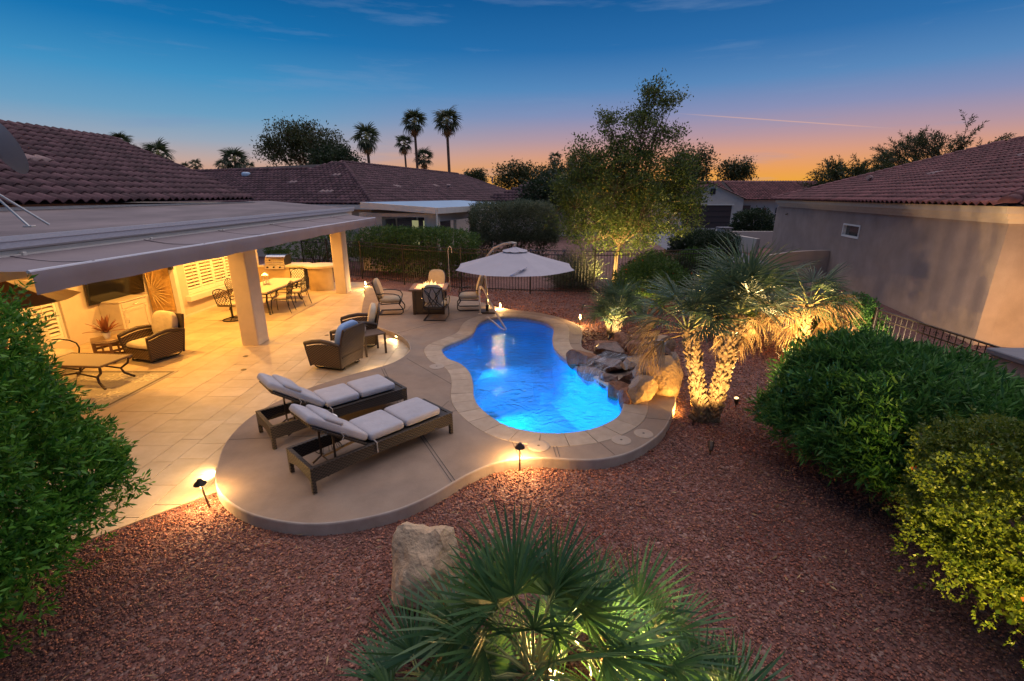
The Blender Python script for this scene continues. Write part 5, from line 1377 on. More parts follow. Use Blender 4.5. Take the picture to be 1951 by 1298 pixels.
def lump(d, ph, k=3.0, amp=.08):
    x, y, z = d[:,0], d[:,1], d[:,2]
    return 1+amp*(.7*np.sin(k*5.3*x+ph*3+k*2*z)*np.sin(k*4.7*y+ph)+.5*np.sin(k*7.1*z+k*5*y+ph*2)*np.sin(k*6.3*x)+np.sin(k*2.1*x+ph)+np.sin(k*1.7*y+ph*1.7+1)+np.sin(k*2.3*z+ph*.6+2)+.6*np.sin(k*4.1*(x+y)+ph*2.3))
def shrub(name, label, cat, c, rad, n, per, L, W, mat, seed, power=2.0, zmin=.04, amp=.07, upb=.5, stem=1.0, stems=7, group=None, inner=.3, twigs=True, core=True, flowers=None, yaw=0):
    g = np.random.default_rng(seed)
    t = thing(name, label, cat, (c[0],c[1],0), yaw, group)
    d = g.normal(size=(n,3)); d[:,2] = np.abs(d[:,2])*1.0-.55*(g.random(n) < .35)*np.abs(d[:,2])*2; d /= np.linalg.norm(d, axis=1, keepdims=True)
    k = (np.abs(d)**power).sum(1)**(-1/power)
    r = k*lump(d, seed*1.3, 3, amp)
    dep = np.where(g.random(n) < inner, g.uniform(.72,.97,n), g.uniform(.95,1.04,n))
    dep = np.where(g.random(n) < .05, g.uniform(1.03,1.10,n), dep)
    P = d*(r*dep)[:,None]*np.array(rad); P[:,2] += c[2]
    ok = P[:,2] > zmin; P = P[ok]; d = d[ok]
    nd = d/np.array(rad); nd /= np.linalg.norm(nd, axis=1, keepdims=True)
    dr = nd+g.normal(size=P.shape)*.45; dr[:,2] += upb
    V, F = sprigs(P, dr, per, L, W, g, stem)
    sz = np.repeat(g.uniform(.72,1.35,len(P)), per*4)[:,None]; ctr = np.repeat(P, per*4, 0); V = ctr+(V-ctr)*sz
    link('foliage', npmesh('foliage', V, F, mat), t, 'stuff')
    if core:     # the tangle of shaded older leaves inside
        n2 = int(n*.35); d2 = g.normal(size=(n2,3)); d2 /= np.linalg.norm(d2, axis=1, keepdims=True)
        k2 = (np.abs(d2)**power).sum(1)**(-1/power)*lump(d2, seed*1.3, 3, amp)
        P2 = d2*(k2*g.uniform(.55,.86,n2))[:,None]*np.array(rad); P2[:,2] += c[2]; P2 = P2[P2[:,2] > zmin*3]
        V, F = leaf_arrays(P2, g.normal(size=P2.shape), L*1.9, W*3.0, g); link('inner_foliage', npmesh('inner_foliage', V, F, mat), t, 'stuff')
    m = MB(); rr = random.Random(seed)
    for i in range(stems):
        a = rr.uniform(0, 2*PI); q = rr.uniform(.3,.8)
        e = Vector((rad[0]*q*math.cos(a), rad[1]*q*math.sin(a), c[2]+rad[2]*rr.uniform(.0,.5)))
        m.tube([(rr.uniform(-.12,.12), rr.uniform(-.12,.12), -.05), e*.4+Vector((0,0,.1)), e], [.035,.024,.008], 6)
        for j in range(4):
            b = e*rr.uniform(.4,.9); f = b+Vector((rr.uniform(-.5,.5)*rad[0], rr.uniform(-.5,.5)*rad[1], rr.uniform(.1,.4)*rad[2]))*.7; m.tube([b, b*.5+f*.5+Vector((0,0,.04)), f], [.012,.008,.003], 4)
    m.build('stems', 'twig', t, kind='stuff')
    if flowers:
        mt, nf, sz, fn = flowers; r6 = random.Random(seed+1)
        idx = [i for i in range(len(P)) if d[i][2] > -.1]; r6.shuffle(idx)
        for i in idx[:nf]:
            m = MB(); p = Vector(P[i])*1.02; o = Vector((nd[i][0], nd[i][1], nd[i][2]+.3)).normalized()
            for q in range(6):
                v_ = (o+Vector((r6.uniform(-.8,.8), r6.uniform(-.8,.8), r6.uniform(-.4,.8)))).normalized(); sd_ = v_.orthogonal().normalized()*sz*.18
                m.add([p-sd_*.3, p+sd_*.3, p+v_*sz+sd_, p+v_*sz-sd_], [(0,1,2,3)])
            m.build(fn, mt, t)
    return t
shrub('green_shrub', 'big dense bright green shrub with a few orange blooms in front of the patio', 'shrub', (-4.46,2.74,1.22), (1.10,1.2,1.48), 9500, 9, .062, .019, 'leaf_left', 1, 2.7, flowers=('orange_flower', 6, .05, 'flower'), upb=.35)
shrub('oleander', 'wide dark green oleander shrub with a few white flowers beside the red gravel path', 'shrub', (4.66,5.3,.74), (1.2,1.2,.84), 6200, 9, .115, .021, 'leaf_olean', 2, 2.15, upb=.65, stem=.7, flowers=('white_flower', 8, .04, 'flower'))
shrub('golden_shrub', 'lamplit yellow green clipped shrub with small round leaves and red blooms, at the frame edge', 'shrub', (4.52,3.05,.80), (1.12,1.05,.84), 16000, 8, .029, .018, 'leaf_gold', 3, 2.6, upb=.2, amp=.05, flowers=('orange_flower', 5, .07, 'flower'))
shrub('clipped_hedge', 'long clipped green hedge behind the black fence and fire table', 'hedge', (-4.1,20.75,1.0), (2.7,.75,1.06), 5200, 6, .075, .035, 'leaf_hedge', 4, 5, upb=.1, amp=.03, yaw=R(-22))
shrub('tall_hedge', 'tall clipped grey green hedge with flat top beside the neighbouring patio cover', 'hedge', (.15,24.2,1.5), (2.0,1.0,1.52), 9000, 7, .085, .026, 'leaf_grey', 5, 10, upb=.3, amp=.025, yaw=R(8))
shrub('far_hedge', 'short green hedge end seen between the patio columns behind the fence', 'hedge', (-9.2,22.6,.9), (2.2,.8,.95), 1800, 6, .08, .035, 'leaf_hedge', 14, 4, upb=.1, amp=.03)
shrub('lantana_bush', 'flowering bush with small orange blooms beneath the big lamplit tree', 'shrub', (4.35,14.6,.7), (1.0,.8,.85), 2600, 7, .06, .03, 'leaf_hedge', 6, 2.2, flowers=('orange_flower', 26, .06, 'flower'))
shrub('low_bush', 'low dark bush behind the fence right of the big tree trunk', 'shrub', (6.0,19.5,.5), (1.3,1.0,.6), 1500, 7, .07, .03, 'leaf_dark', 7, 2.2)
shrub('rose_bush', 'small bush with pink red flowers against the tan house wall', 'shrub', (7.75,10.7,.55), (.75,.7,.62), 1700, 7, .055, .028, 'leaf_olean', 8, 2, flowers=('red_flower', 24, .05, 'flower'))
shrub('back_bush', 'lamplit loose bush behind the twin fan palms', 'shrub', (5.7,11.8,.75), (1.1,1.0,.85), 2200, 8, .07, .03, 'leaf_gold', 9, 2)
shrub('courtyard_bush', 'dark bush beside the distant garage driveway', 'shrub', (18.6,37.5,1.1), (1.5,1.2,1.3), 1500, 7, .12, .06, 'leaf_dark', 10, 2)
shrub('drive_bush', 'low dark bush in front of the grey driveway', 'shrub', (12.6,31,.5), (1.2,1.0,.75), 900, 7, .10, .05, 'leaf_dark', 11, 2)
shrub('side_bush', 'dark rounded bush between the lamplit tree and the garden wall', 'shrub', (10.0,25.0,.7), (1.7,1.2,.95), 2200, 7, .10, .045, 'leaf_dark', 51, 2.2)
shrub('side_bush', 'smaller mid green bush beyond the fence right of the lantana', 'shrub', (8.2,20.6,.5), (1.1,.9,.7), 1700, 7, .08, .035, 'leaf_hedge', 52, 2.2)
shrub('grass_clump', 'grey green strappy plant growing beyond the fence under the umbrella edge', 'plant', (2.35,18.1,.3), (.75,.6,.6), 700, 5, .34, .02, 'leaf_grey', 12, 2, upb=1.4, core=False)

# ------------------------------------------------------------------ branching trees
def tree(name, label, base, trunk_h, blobs, nclus, per, L, W, mat, seed, trunk_r=.12, clus_r=.28, lean=(0,0), group=None, droop=.0, cat='tree', limb_n=9):
    """tapered trunk, limbs to each mass of the crown, twigs to clusters of leaves; blobs = (x,y,z,rx,ry,rz,weight)"""
    g = np.random.default_rng(seed); rr = random.Random(seed)
    t = thing(name, label, cat, base, 0, group)
    m = MB(); top = Vector((lean[0], lean[1], trunk_h))
    m.tube([(0,0,-.1),(lean[0]*.2+.03,lean[1]*.2,trunk_h*.35),(lean[0]*.6-.02,lean[1]*.6,trunk_h*.7),top], [trunk_r*1.35,trunk_r,trunk_r*.85,trunk_r*.75], 10)
    W_ = sum(b[6] for b in blobs); allC = []; allD = []; LP = [top]
    for b in blobs:
        c = Vector(b[:3])-Vector(base); n = int(nclus*b[6]/W_)
        d = g.normal(size=(n,3)); d /= np.linalg.norm(d, axis=1, keepdims=True)
        r = g.random(n)**.42*lump(d, seed+b[0], 4, .10)
        C = np.array(c)+d*r[:,None]*np.array(b[3:6])
        allC.append(C); allD.append(d)
        k = max(2, int(limb_n*b[6]/W_))
        mid = top*.45+c*.55+Vector((rr.uniform(-.1,.1), rr.uniform(-.1,.1), 0))*b[3]; LP.append(mid)
        m.tube([top*.98, top*.6+c*.4, mid], [trunk_r*.6, trunk_r*.45, trunk_r*.3], 7)
        for i in range(k*2):
            e = Vector(C[rr.randrange(n)]); q = mid*.5+e*.5+Vector((rr.uniform(-.1,.1),rr.uniform(-.1,.1),rr.uniform(0,.15)))*b[3]
            m.tube([mid, q, e], [trunk_r*.26, trunk_r*.15, trunk_r*.05], 5); LP += [q, mid*.5+q*.5, q*.5+e*.5, e]
            for j in range(3):
                e2 = Vector(C[rr.randrange(n)])
                if (e2-q).length < b[3]*1.2: m.tube([q, q*.5+e2*.5+Vector((0,0,.05*b[3])), e2], [trunk_r*.12, trunk_r*.08, trunk_r*.03], 4)
    Q = np.array([v_[:] for v_ in LP]); CC = np.concatenate(allC)
    for e in CC:
        k = int(np.argmin(((Q-e)**2).sum(1)+np.where(Q[:,2] > e[2]+.1, .3, 0))); a_ = Vector(Q[k]); e = Vector(e)
        m.tube([a_, a_*.4+e*.6+Vector((0,0,-.04)), e*1.0+(e-a_)*.08], [trunk_r*.09, trunk_r*.07, trunk_r*.03], 3, cap=False)
    m.build('trunk', 'bark', t, smooth=60)
    C = np.concatenate(allC); D = np.concatenate(allD); n = len(C)
    P = np.repeat(C, per, 0)+g.normal(size=(n*per,3))*clus_r*np.array([1,1,.75])
    dr = np.repeat(D, per, 0)*.5+g.normal(size=(n*per,3)); dr[:,2] -= droop
    V, F = leaf_arrays(P, dr, L*g.uniform(.6,1.25,n*per), W*g.uniform(.6,1.25,n*per), g)
    link('crown', npmesh('crown', V, F, mat), t, 'stuff')
    return t
tree('shade_tree', 'tall loose-crowned tree lit from below by lamps behind the umbrella', (3.87,17.97,0), 1.7,
     [(4.0,18,2.75,2.55,2.0,1.30,6.5),(4.3,18,4.1,1.85,1.6,1.0,2.5),(4.15,18,5.2,1.3,1.1,.9,1.15),(4.6,18,6.1,.75,.7,.75,.55),(4.85,18,6.85,.5,.45,.45,.28),(2.6,18,4.85,.65,.6,.5,.30),(2.2,18.1,3.6,.9,.8,.7,.7),(6.0,18,4.6,.65,.6,.5,.3),(6.4,18,3.4,.75,.7,.75,.7),(3.5,18,5.9,.45,.4,.55,.22),(5.5,18,6.6,.4,.35,.3,.12),(5.4,18,5.5,.55,.5,.4,.25),(2.9,18,4.2,.9,.8,.6,.55),(5.7,18,4.0,.85,.8,.6,.5)],
     1500, 36, .10, .05, 'leaf_tree', 21, .085, .145, (.15,0), limb_n=12)
tree('broad_tree', 'broad dark tree standing behind the neighbouring tiled roof', (-21.9,53.8,0), 4.6,
     [(-23.4,53.8,8.4,2.9,2.4,2.2,4),(-20.6,53.8,8.6,2.6,2.2,2.0,3.2),(-22.2,53.8,9.8,2.2,2,1.2,1.6),(-25.4,53.8,8.2,1.5,1.2,1.1,1),(-18.7,53.8,7.6,1.5,1.2,1.1,.9)], 420, 24, .28, .14, 'leaf_far', 22, .28, .38)
tree('round_tree', 'small dense tree in front of the broad tree over the tiled roof', (-18.0,51.0,0), 4, [(-18.1,51,6.7,2.4,1.8,1.5,1)], 260, 30, .28, .15, 'leaf_dark', 23, .2, .4)
tree('dark_tree', 'dense dark green tree left of the lamplit shade tree', (3.0,39.5,0), 1.5, [(3.0,39.5,3.4,2.1,1.6,1.7,1)], 260, 34, .24, .12, 'leaf_dark', 24, .18, .35)
TG = 'trees against the sunset glow'
for nm, lb, x, y, z, rx, rz, sd_ in (('sunset_tree','small ragged tree against the glow at the end of the neighbouring roof ridge',-5.9,79,6.0,1.6,1.3,31),('sunset_tree','wide ragged tree against the glow, left of the two small palms',.4,65.7,5.6,2.9,2.3,32),
        ('sunset_tree','ragged tree behind the two small palms left of the lamplit tree',5.0,68,5.6,3.0,2.2,33),('sunset_tree','ragged tree directly behind the crown of the lamplit tree',9.4,64,6.0,2.8,2.9,34),
        ('sunset_tree','round tree against the yellow glow above the garage roof',33.3,74.4,6.7,2.6,2.2,35),('sunset_tree','ragged tree just right of the lamplit tree against the glow',22.4,62,6.6,2.3,2.6,36)):
    tree(nm, lb, (x,y,0), z-rz*.8, [(x-.3*rx,y,z,rx*.75,rx*.6,rz*.8,1.4),(x+.4*rx,y,z+.2*rz,rx*.6,rx*.5,rz*.8,1)], 170, 22, .34, .17, 'leaf_far', sd_, .18, .42, group=TG)
# feathery bare-branched mesquites on the right
def mesquite(label, base, R_, H_, seed, n0=9):
    t = thing('mesquite_tree', label, 'tree', base, 0); rr = random.Random(seed); m = MB(); pts = []
    def grow(p, d, L, r, lev):
        e = p+d*L; k = p+d*L*.5+Vector((rr.uniform(-.1,.1),rr.uniform(-.1,.1),rr.uniform(-.05,.12)))*L
        m.tube([p,k,e], [r,r*.8,r*.55], 5 if lev < 2 else 4, cap=False)
        if lev >= 4: pts.append((e, d)); pts.append((k, d)); return
        for i in range(4 if lev < 3 else 3):
            nd = (d+Vector((rr.uniform(-1,1), rr.uniform(-.8,.8), rr.uniform(-.45,.55)))*.75).normalized()
            grow(e if i < 2 else k, nd, L*rr.uniform(.58,.8), r*.58, lev+1)
    m.tube([(0,0,-.1),(.1,0,H_*.5)], [.22,.17], 8)
    for i in range(n0):
        a = 2*PI*i/n0; d = Vector((math.cos(a)*1.2, math.sin(a)*.7, rr.uniform(.35,1.0))).normalized(); grow(Vector((.1,0,H_*.5)), d, R_*.50, .10, 1)
    m.build('trunk', 'bark', t)
    g = np.random.default_rng(seed); P = np.array([p[0][:] for p in pts]); D = np.array([p[1][:] for p in pts])
    V, F = sprigs(P, D+np.array([0,0,-.3]), 13, .30, .065, g, 1.3); link('crown', npmesh('crown', V, F, 'leaf_far'), t, 'stuff')
mesquite('large feathery bare-branched tree above the ridge of the right-hand tiled roof', (36.6,43.1,0), 4.7, 8.6, 41)
mesquite('smaller feathery tree lower down at the far end of the right-hand tiled roof', (28.4,41,0), 3.2, 6.4, 42, 7)

# ------------------------------------------------------------------ fan palms
def frond_mesh(name, Lp, Rb, nl, spread, droop, seed, mats, w=.02, tw=.010, curl=.0, seg=(0,.45,.8,1), arch=.12):
    """stalk along +x, then a fan of narrow blades"""
    rr = random.Random(seed); m = MB()
    m.tube([(0,0,0),(Lp*.5,0,arch*Lp*.5),(Lp,0,0)], [tw*1.5,tw,tw*.7], 5, 0)
    for i in range(nl):
        a = -spread+2*spread*i/(nl-1)+rr.uniform(-.02,.02); R_ = Rb*(.62+.38*math.cos(a*.62))*rr.uniform(.9,1.06)
        d = Vector((math.cos(a), math.sin(a), -.10*abs(math.sin(a))+.05*rr.uniform(-1,1)))
        s = Vector((-math.sin(a), math.cos(a), rr.uniform(-.5,.5))).normalized(); o = len(m.v)
        for t_, ww in zip(seg, (.35,1,.62,.06)):
            p = Vector((Lp,0,0))+d*R_*t_; p.z -= droop*R_*t_**2.2*rr.uniform(.8,1.25)+curl*abs(a)*t_*R_*.3
            m.v += [tuple(p-s*w*ww*.5), tuple(p+s*w*ww*.5)]
        for k in range(len(seg)-1): m.f.append((o+2*k, o+2*k+1, o+2*k+3, o+2*k+2)); m.m.append(1)
    return m.mesh(name, mats)
def place_fronds(t, meshes, n, c, el0, el1, rr, scale=(.85,1.1), part='frond', az=None, jitter=.15, roll=.35):
    for i in range(n):
        a = i*2.39996+rr.uniform(-.2,.2) if az is None else rr.uniform(*az)
        f = (i+.5)/n; el = el0+(el1-el0)*f+rr.uniform(-jitter,jitter)
        o = link(part, rr.choice(meshes), t); o.location = Vector(c)+Vector((math.cos(a)*.05, math.sin(a)*.05, -f*.12))
        o.rotation_euler = (Matrix.Rotation(a,3,'Z') @ Matrix.Rotation(-el,3,'Y') @ Matrix.Rotation(rr.uniform(-roll,roll),3,'X')).to_euler(); s = rr.uniform(*scale); o.scale = (s,s,s)
def boot_trunk(path, r, n, seed):
    """trunk clad in the stubs of old leaf stalks"""
    rr = random.Random(seed); m = MB(); m.tube(path, [x*.82 for x in r], 12)
    P = [Vector(p) for p in path]
    for i in range(n):
        f = i/n*.985; k = f*(len(P)-1); j = min(int(k), len(P)-2); p = P[j]+(P[j+1]-P[j])*(k-j); rad = r[j]+(r[j+1]-r[j])*(k-j)
        ax = (P[j+1]-P[j]).normalized(); a = i*2.39996+rr.uniform(-.4,.4); x = ax.orthogonal().normalized(); y = ax.cross(x); o = x*math.cos(a)+y*math.sin(a); s = ax.cross(o)
        b = p+o*rad*.74; L_ = rad*rr.uniform(.22,.85); w_ = rad*rr.uniform(.16,.34); tip = b+o*L_*.72+ax*L_*.75
        m.add([b-s*w_-ax*.02, b+s*w_-ax*.02, b+s*w_*.8+ax*.035, b-s*w_*.8+ax*.035, tip-s*w_*.45, tip+s*w_*.45, tip+s*w_*.35+ax*.02-o*.012, tip-s*w_*.35+ax*.02-o*.012], [(4,5,6,7),(0,1,5,4),(1,2,6,5),(2,3,7,6),(3,0,4,7)])
    return m
PM = ['petiole','frond_fg']
fgm = [frond_mesh('frond', .58+.06*(k % 3), .64, 24, R(96), .06+.04*k, 60+k, PM, .031, .011) for k in range(5)]
t = thing('fan_palm', 'multi-stemmed fan palm in the foreground glowing from a lamp among its stalks', 'palm', (.13,2.34,0))
rr = random.Random(5)
boot_trunk([(0,0,-.05),(0,0,.2),(.01,0,.42)], [.13,.12,.10], 60, 3).build('trunk', 'palm_trunk', t)
place_fronds(t, fgm, 26, (0,0,.50), R(80), R(14), rr, (.64,.82))
boot_trunk([(.5,.1,-.05),(.58,.12,.22)], [.10,.09], 30, 4).build('trunk', 'palm_trunk', t)
place_fronds(t, fgm, 17, (.60,.12,.24), R(72), R(5), rr, (.54,.74))
boot_trunk([(-.42,-.1,-.05),(-.5,-.12,.12)], [.09,.08], 24, 6).build('trunk', 'palm_trunk', t)
place_fronds(t, fgm, 20, (-.62,-.12,.15), R(65), R(5), rr, (.50,.68))
boot_trunk([(.92,-.22,-.05),(.98,-.25,.10)], [.09,.08], 24, 8).build('trunk', 'palm_trunk', t)
place_fronds(t, fgm, 16, (.98,-.25,.12), R(65), R(10), rr, (.55,.72))
TM = ['petiole','frond_blue']
tpm = [frond_mesh('frond', .60+.06*(k % 3), .72, 26, R(108), .14+.07*k, 80+k, TM, .030, .012) for k in range(5)]
ddm = [frond_mesh('dead_frond', .50, .55, 20, R(60), .75, 90+k, ['frond_dead','frond_dead'], .024, .008, .6) for k in range(3)]
t = thing('twin_fan_palm', 'twin-trunked fan palm with lamplit shaggy trunks and drooping dead fronds behind the waterfall rocks', 'palm', (3.08,6.80,0))
boot_trunk([(-.08,0,-.05),(-.17,.02,.45),(-.29,.03,.98),(-.42,.05,1.52)], [.125,.118,.115,.105], 250, 11).build('trunk', 'palm_trunk', t)
boot_trunk([(.08,.02,-.05),(.14,.04,.5),(.23,.06,1.1),(.32,.08,1.72)], [.132,.125,.12,.112], 290, 12).build('trunk', 'palm_trunk', t)
rr = random.Random(8)
place_fronds(t, tpm, 26, (.33,.08,1.82), R(84), R(10), rr, (.68,.90))
place_fronds(t, tpm, 16, (-.43,.05,1.58), R(72), R(8), rr, (.62,.80))
place_fronds(t, ddm, 6, (-.43,.05,1.50), R(15), R(-25), rr, (.70,.9), 'dead_frond', az=(R(140),R(205)))
place_fronds(t, ddm, 10, (.33,.08,1.68), R(-5), R(-45), rr, (.6,.8), 'dead_frond', az=(R(-20),R(130)))
t = thing('small_fan_palm', 'small lamplit fan palm standing at the right end of the pool coping', 'palm', (2.62,11.45,0))
boot_trunk([(0,0,-.05),(.02,0,.25),(.03,0,.48)], [.11,.11,.10], 70, 14).build('trunk', 'palm_trunk', t); boot_trunk([(-.14,.06,-.05),(-.2,.08,.3)], [.06,.055], 30, 15).build('trunk', 'palm_trunk', t)
place_fronds(t, tpm, 24, (.03,0,.55), R(84), R(8), rr, (.62,.82)); place_fronds(t, tpm, 9, (-.2,.08,.34), R(82), R(40), rr, (.45,.6))
t = thing('shaggy_fan_palm', 'shaggy fan palm with lamplit dead fronds behind the twin palms by the tan wall', 'palm', (6.35,9.9,0))
boot_trunk([(0,0,-.05),(0,0,.6),(.02,0,1.2)], [.15,.15,.13], 110, 16).build('trunk', 'palm_trunk', t)
place_fronds(t, tpm, 24, (.02,0,1.25), R(60), R(0), rr, (.55,.8)); place_fronds(t, ddm, 24, (.02,0,1.2), R(30), R(-30), rr, (.85,1.15), 'dead_frond')
# slim palms on the skyline
fm = [frond_mesh('frond', .42, .62, 13, R(95), .45+.15*k, 100+k, ['petiole','frond_far'], .085, .018, .25) for k in range(3)]
dm = [frond_mesh('dead_frond', .4, .5, 8, R(60), .9, 110+k, ['frond_dead','frond_dead'], .08, .018, .5) for k in range(2)]
SP = 'slim palms on the skyline'
for lb, x, y, z, r_, dead, nfr in (('tallest palm on the skyline, standing alone right of the other tall palms',-8.3,65.54,12.58,1.85,8,30),('tall full-crowned palm rising above two shorter ones beside it',-12.43,65.5,12.45,1.7,8,30),('mid-height palm close against the left of the tall full-crowned palm',-13.25,62.55,9.62,1.25,8,24),
        ('shorter palm half hidden low behind the tall full-crowned palm',-11.6,66.32,8.28,1.4,8,24),('palm standing alone between the broad tree and the tall palms',-16.03,56.26,9.59,1.65,7,28),('full bushy palm above the left end of the neighbouring roof ridge',-39.9,72.6,8.4,2.1,4,30),
        ('small palm close left of the bushy palm above the roof ridge',-42.9,74.5,7.7,1.25,3,22),('small palm close right of the bushy palm above the roof ridge',-40.0,76.6,7.6,1.1,3,20),('bushy palm above the sloping edge of the brown tiled roof',-37.47,53.61,7.76,1.65,3,28),
        ('palm just showing over the tiled roof ridge, leftmost on the skyline',-41.53,54,8.9,1.3,3,24),('tiny palm just right of the leftmost palm over the ridge',-49.84,66.68,9.3,.8,2,18),('tiny leaning palm left of a slightly taller twin above the gable edge',-55.4,85.1,8.1,1.0,3,20),
        ('slim tiny palm, taller of the pair above the gable edge',-53.6,85.2,8.6,1.1,3,20),('small palm against the orange glow, left of a pair before the ragged trees',6.34,74.83,8.76,1.15,6,22),('small palm against the orange glow, right of a pair before the ragged trees',8.91,74.74,8.46,1.15,6,22),('palm tuft just peeping over the neighbouring roof ridge',-43.78,90.2,7.6,.7,2,16)):
    t = thing('skyline_palm', lb, 'palm', (x,y,0), 0, SP); rr = random.Random(int(z*100))
    tr = .17*max(.7, r_/1.7); MB().tube([(rr.uniform(-.3,.3),0,-.1),(.1,0,z*.5),(0,0,z-.2)], [tr*1.3,tr,tr*.9], 8).build('trunk', 'palm_trunk_far', t)
    s = r_/1.0
    place_fronds(t, fm, int(nfr*.75), (0,0,z), R(85), R(-42), rr, (s*.85,s*1.1)); place_fronds(t, dm, dead, (0,0,z-.25*s), R(-45), R(-82), rr, (s*.7,s*.95), 'dead_frond')
# agave beside the shade tree
ag = thing('agave', 'spiky grey agave standing left of the twin palms', 'agave', (3.55,12.4,0)); rr = random.Random(3)
for k in range(20):
    a = k*2.4; el = R(78-55*k/20); L_ = .8; m = MB(); d0 = Vector((math.cos(a)*math.cos(el), math.sin(a)*math.cos(el), math.sin(el))); sd_ = Vector((-math.sin(a), math.cos(a), 0)); vs = []
    for t_, w_ in ((0,.035),(.4,.05),(.8,.03),(1,.003)): c_ = d0*L_*t_+Vector((0,0,.02)); vs += [c_-sd_*w_, c_-Vector((0,0,.015)), c_+sd_*w_]
    m.add(vs, [(i*3+q, i*3+q+1, i*3+q+4, i*3+q+3) for i in range(3) for q in range(2)]); m.build('leaf', 'agave', ag)

# ------------------------------------------------------------------ rocks
def rock_mesh(name, mat, seed, dims, cuts=9, rough=.05, sub=3, flat=None):
    import bmesh
    rr = random.Random(seed); bm = bmesh.new(); bmesh.ops.create_icosphere(bm, subdivisions=sub, radius=1)
    pl = []
    for k in range(cuts):
        nrm = Vector((rr.gauss(0,1), rr.gauss(0,1), rr.gauss(0,.8))).normalized(); pl.append((nrm, rr.uniform(.42,.76)))
    if flat: pl.append((Vector((rr.uniform(-.15,.15), rr.uniform(-.15,.15), 1)).normalized(), flat))
    from mathutils import noise
    for v in bm.verts:
        for nrm, d in pl:
            e = v.co.dot(nrm)-d
            if e > 0: v.co -= nrm*e*.97
        n_ = noise.noise(v.co*1.8+Vector((seed,0,0)))+.5*noise.noise(v.co*4.2+Vector((0,seed,0))); v.co *= 1+rough*n_*1.6-.05*abs(noise.noise(v.co*3.1+Vector((seed,seed,0))))
        v.co = Vector((v.co.x*dims[0], v.co.y*dims[1], v.co.z*dims[2]))
    me = bpy.data.meshes.new(name); bm.to_mesh(me); bm.free(); me.materials.append(MT[mat]); me.set_sharp_from_angle(angle=R(22)); me.polygons.foreach_set('use_smooth', [True]*len(me.polygons))
    return me
bl = rock_mesh('boulder', 'boulder', 17, (.42,.36,.62), 12, .10, 4, .82)
o = link('boulder', bl); o.location = (-.74,3.34,.30); o.rotation_euler = (R(4), R(-5), R(20)); tag(o, 'big pale sandstone boulder on the gravel beside the foreground fan palm', 'boulder')
RG = 'rocks of the pool waterfall'
for lb, x, y, z, dx, dy, dz, rz, mat, sd_, fl_ in (
    ('rounded purple grey rock at the left end of the waterfall on the coping',1.46,9.05,.20,.30,.25,.24,10,'rock',1,.7),
    ('broad wet slab where the water runs down to the pool',1.98,8.72,.20,.34,.27,.16,-20,'rock_wet',2,.5),
    ('upright wet rock under the left spill at the water line',1.56,8.52,.10,.25,.16,.20,-48,'rock_wet',3,.7),
    ('dark wet rock at the water line below the broad slab',1.76,8.16,.08,.22,.15,.20,-58,'rock_wet',4,.7),
    ('reddish rock at the water line in front of the dark hollow',1.90,7.72,.10,.20,.18,.18,-20,'rock',5,.7),
    ('purple rock at the pool edge nearest the viewer in the waterfall',1.92,7.22,.10,.15,.17,.19,0,'rock',6,None),
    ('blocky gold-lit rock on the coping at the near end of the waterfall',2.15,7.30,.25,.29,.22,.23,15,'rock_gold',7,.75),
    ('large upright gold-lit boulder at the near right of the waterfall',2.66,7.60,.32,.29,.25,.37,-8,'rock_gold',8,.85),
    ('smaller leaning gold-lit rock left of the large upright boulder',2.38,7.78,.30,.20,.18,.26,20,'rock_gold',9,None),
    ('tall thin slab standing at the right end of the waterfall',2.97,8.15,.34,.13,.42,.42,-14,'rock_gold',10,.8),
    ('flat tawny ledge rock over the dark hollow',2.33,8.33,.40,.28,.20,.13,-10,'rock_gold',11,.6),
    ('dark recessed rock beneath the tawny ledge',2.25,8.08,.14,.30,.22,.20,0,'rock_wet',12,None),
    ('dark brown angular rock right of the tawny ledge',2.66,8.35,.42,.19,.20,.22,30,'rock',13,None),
    ('wet grey boulder at the back with water sheeting over it',2.84,8.78,.40,.27,.24,.27,10,'rock_wet',14,.8),
    ('long tilted grey slab at the back left of the waterfall',2.05,9.75,.30,.36,.20,.14,24,'rock',15,.5),
    ('purple grey rock beside the tilted slab at the back',2.45,10.0,.30,.20,.20,.22,0,'rock',16,None),
    ('pinkish rock at the back beneath the drooping palm fronds',2.75,9.85,.30,.20,.20,.26,0,'rock',17,None),
    ('dark rock sheltered behind the broad wet slab',2.12,9.28,.26,.30,.22,.22,0,'rock_wet',18,.7),
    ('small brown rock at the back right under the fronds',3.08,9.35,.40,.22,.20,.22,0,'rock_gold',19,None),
    ('reddish middle rock among the waterfall steps',2.55,9.12,.36,.24,.22,.22,0,'rock',20,.7),
    ('flat wet stone that the upper trickle crosses',2.42,8.72,.30,.26,.20,.14,0,'rock_wet',21,.5)):
    o = link('waterfall_rock', rock_mesh('waterfall_rock', mat, sd_*7+1, (dx*1.5,dy*1.5,dz*1.42), 13, .03, 3, fl_)); o.location = (x,y,z); o.rotation_euler = (0,0,R(rz)); tag(o, lb, 'rock', RG)
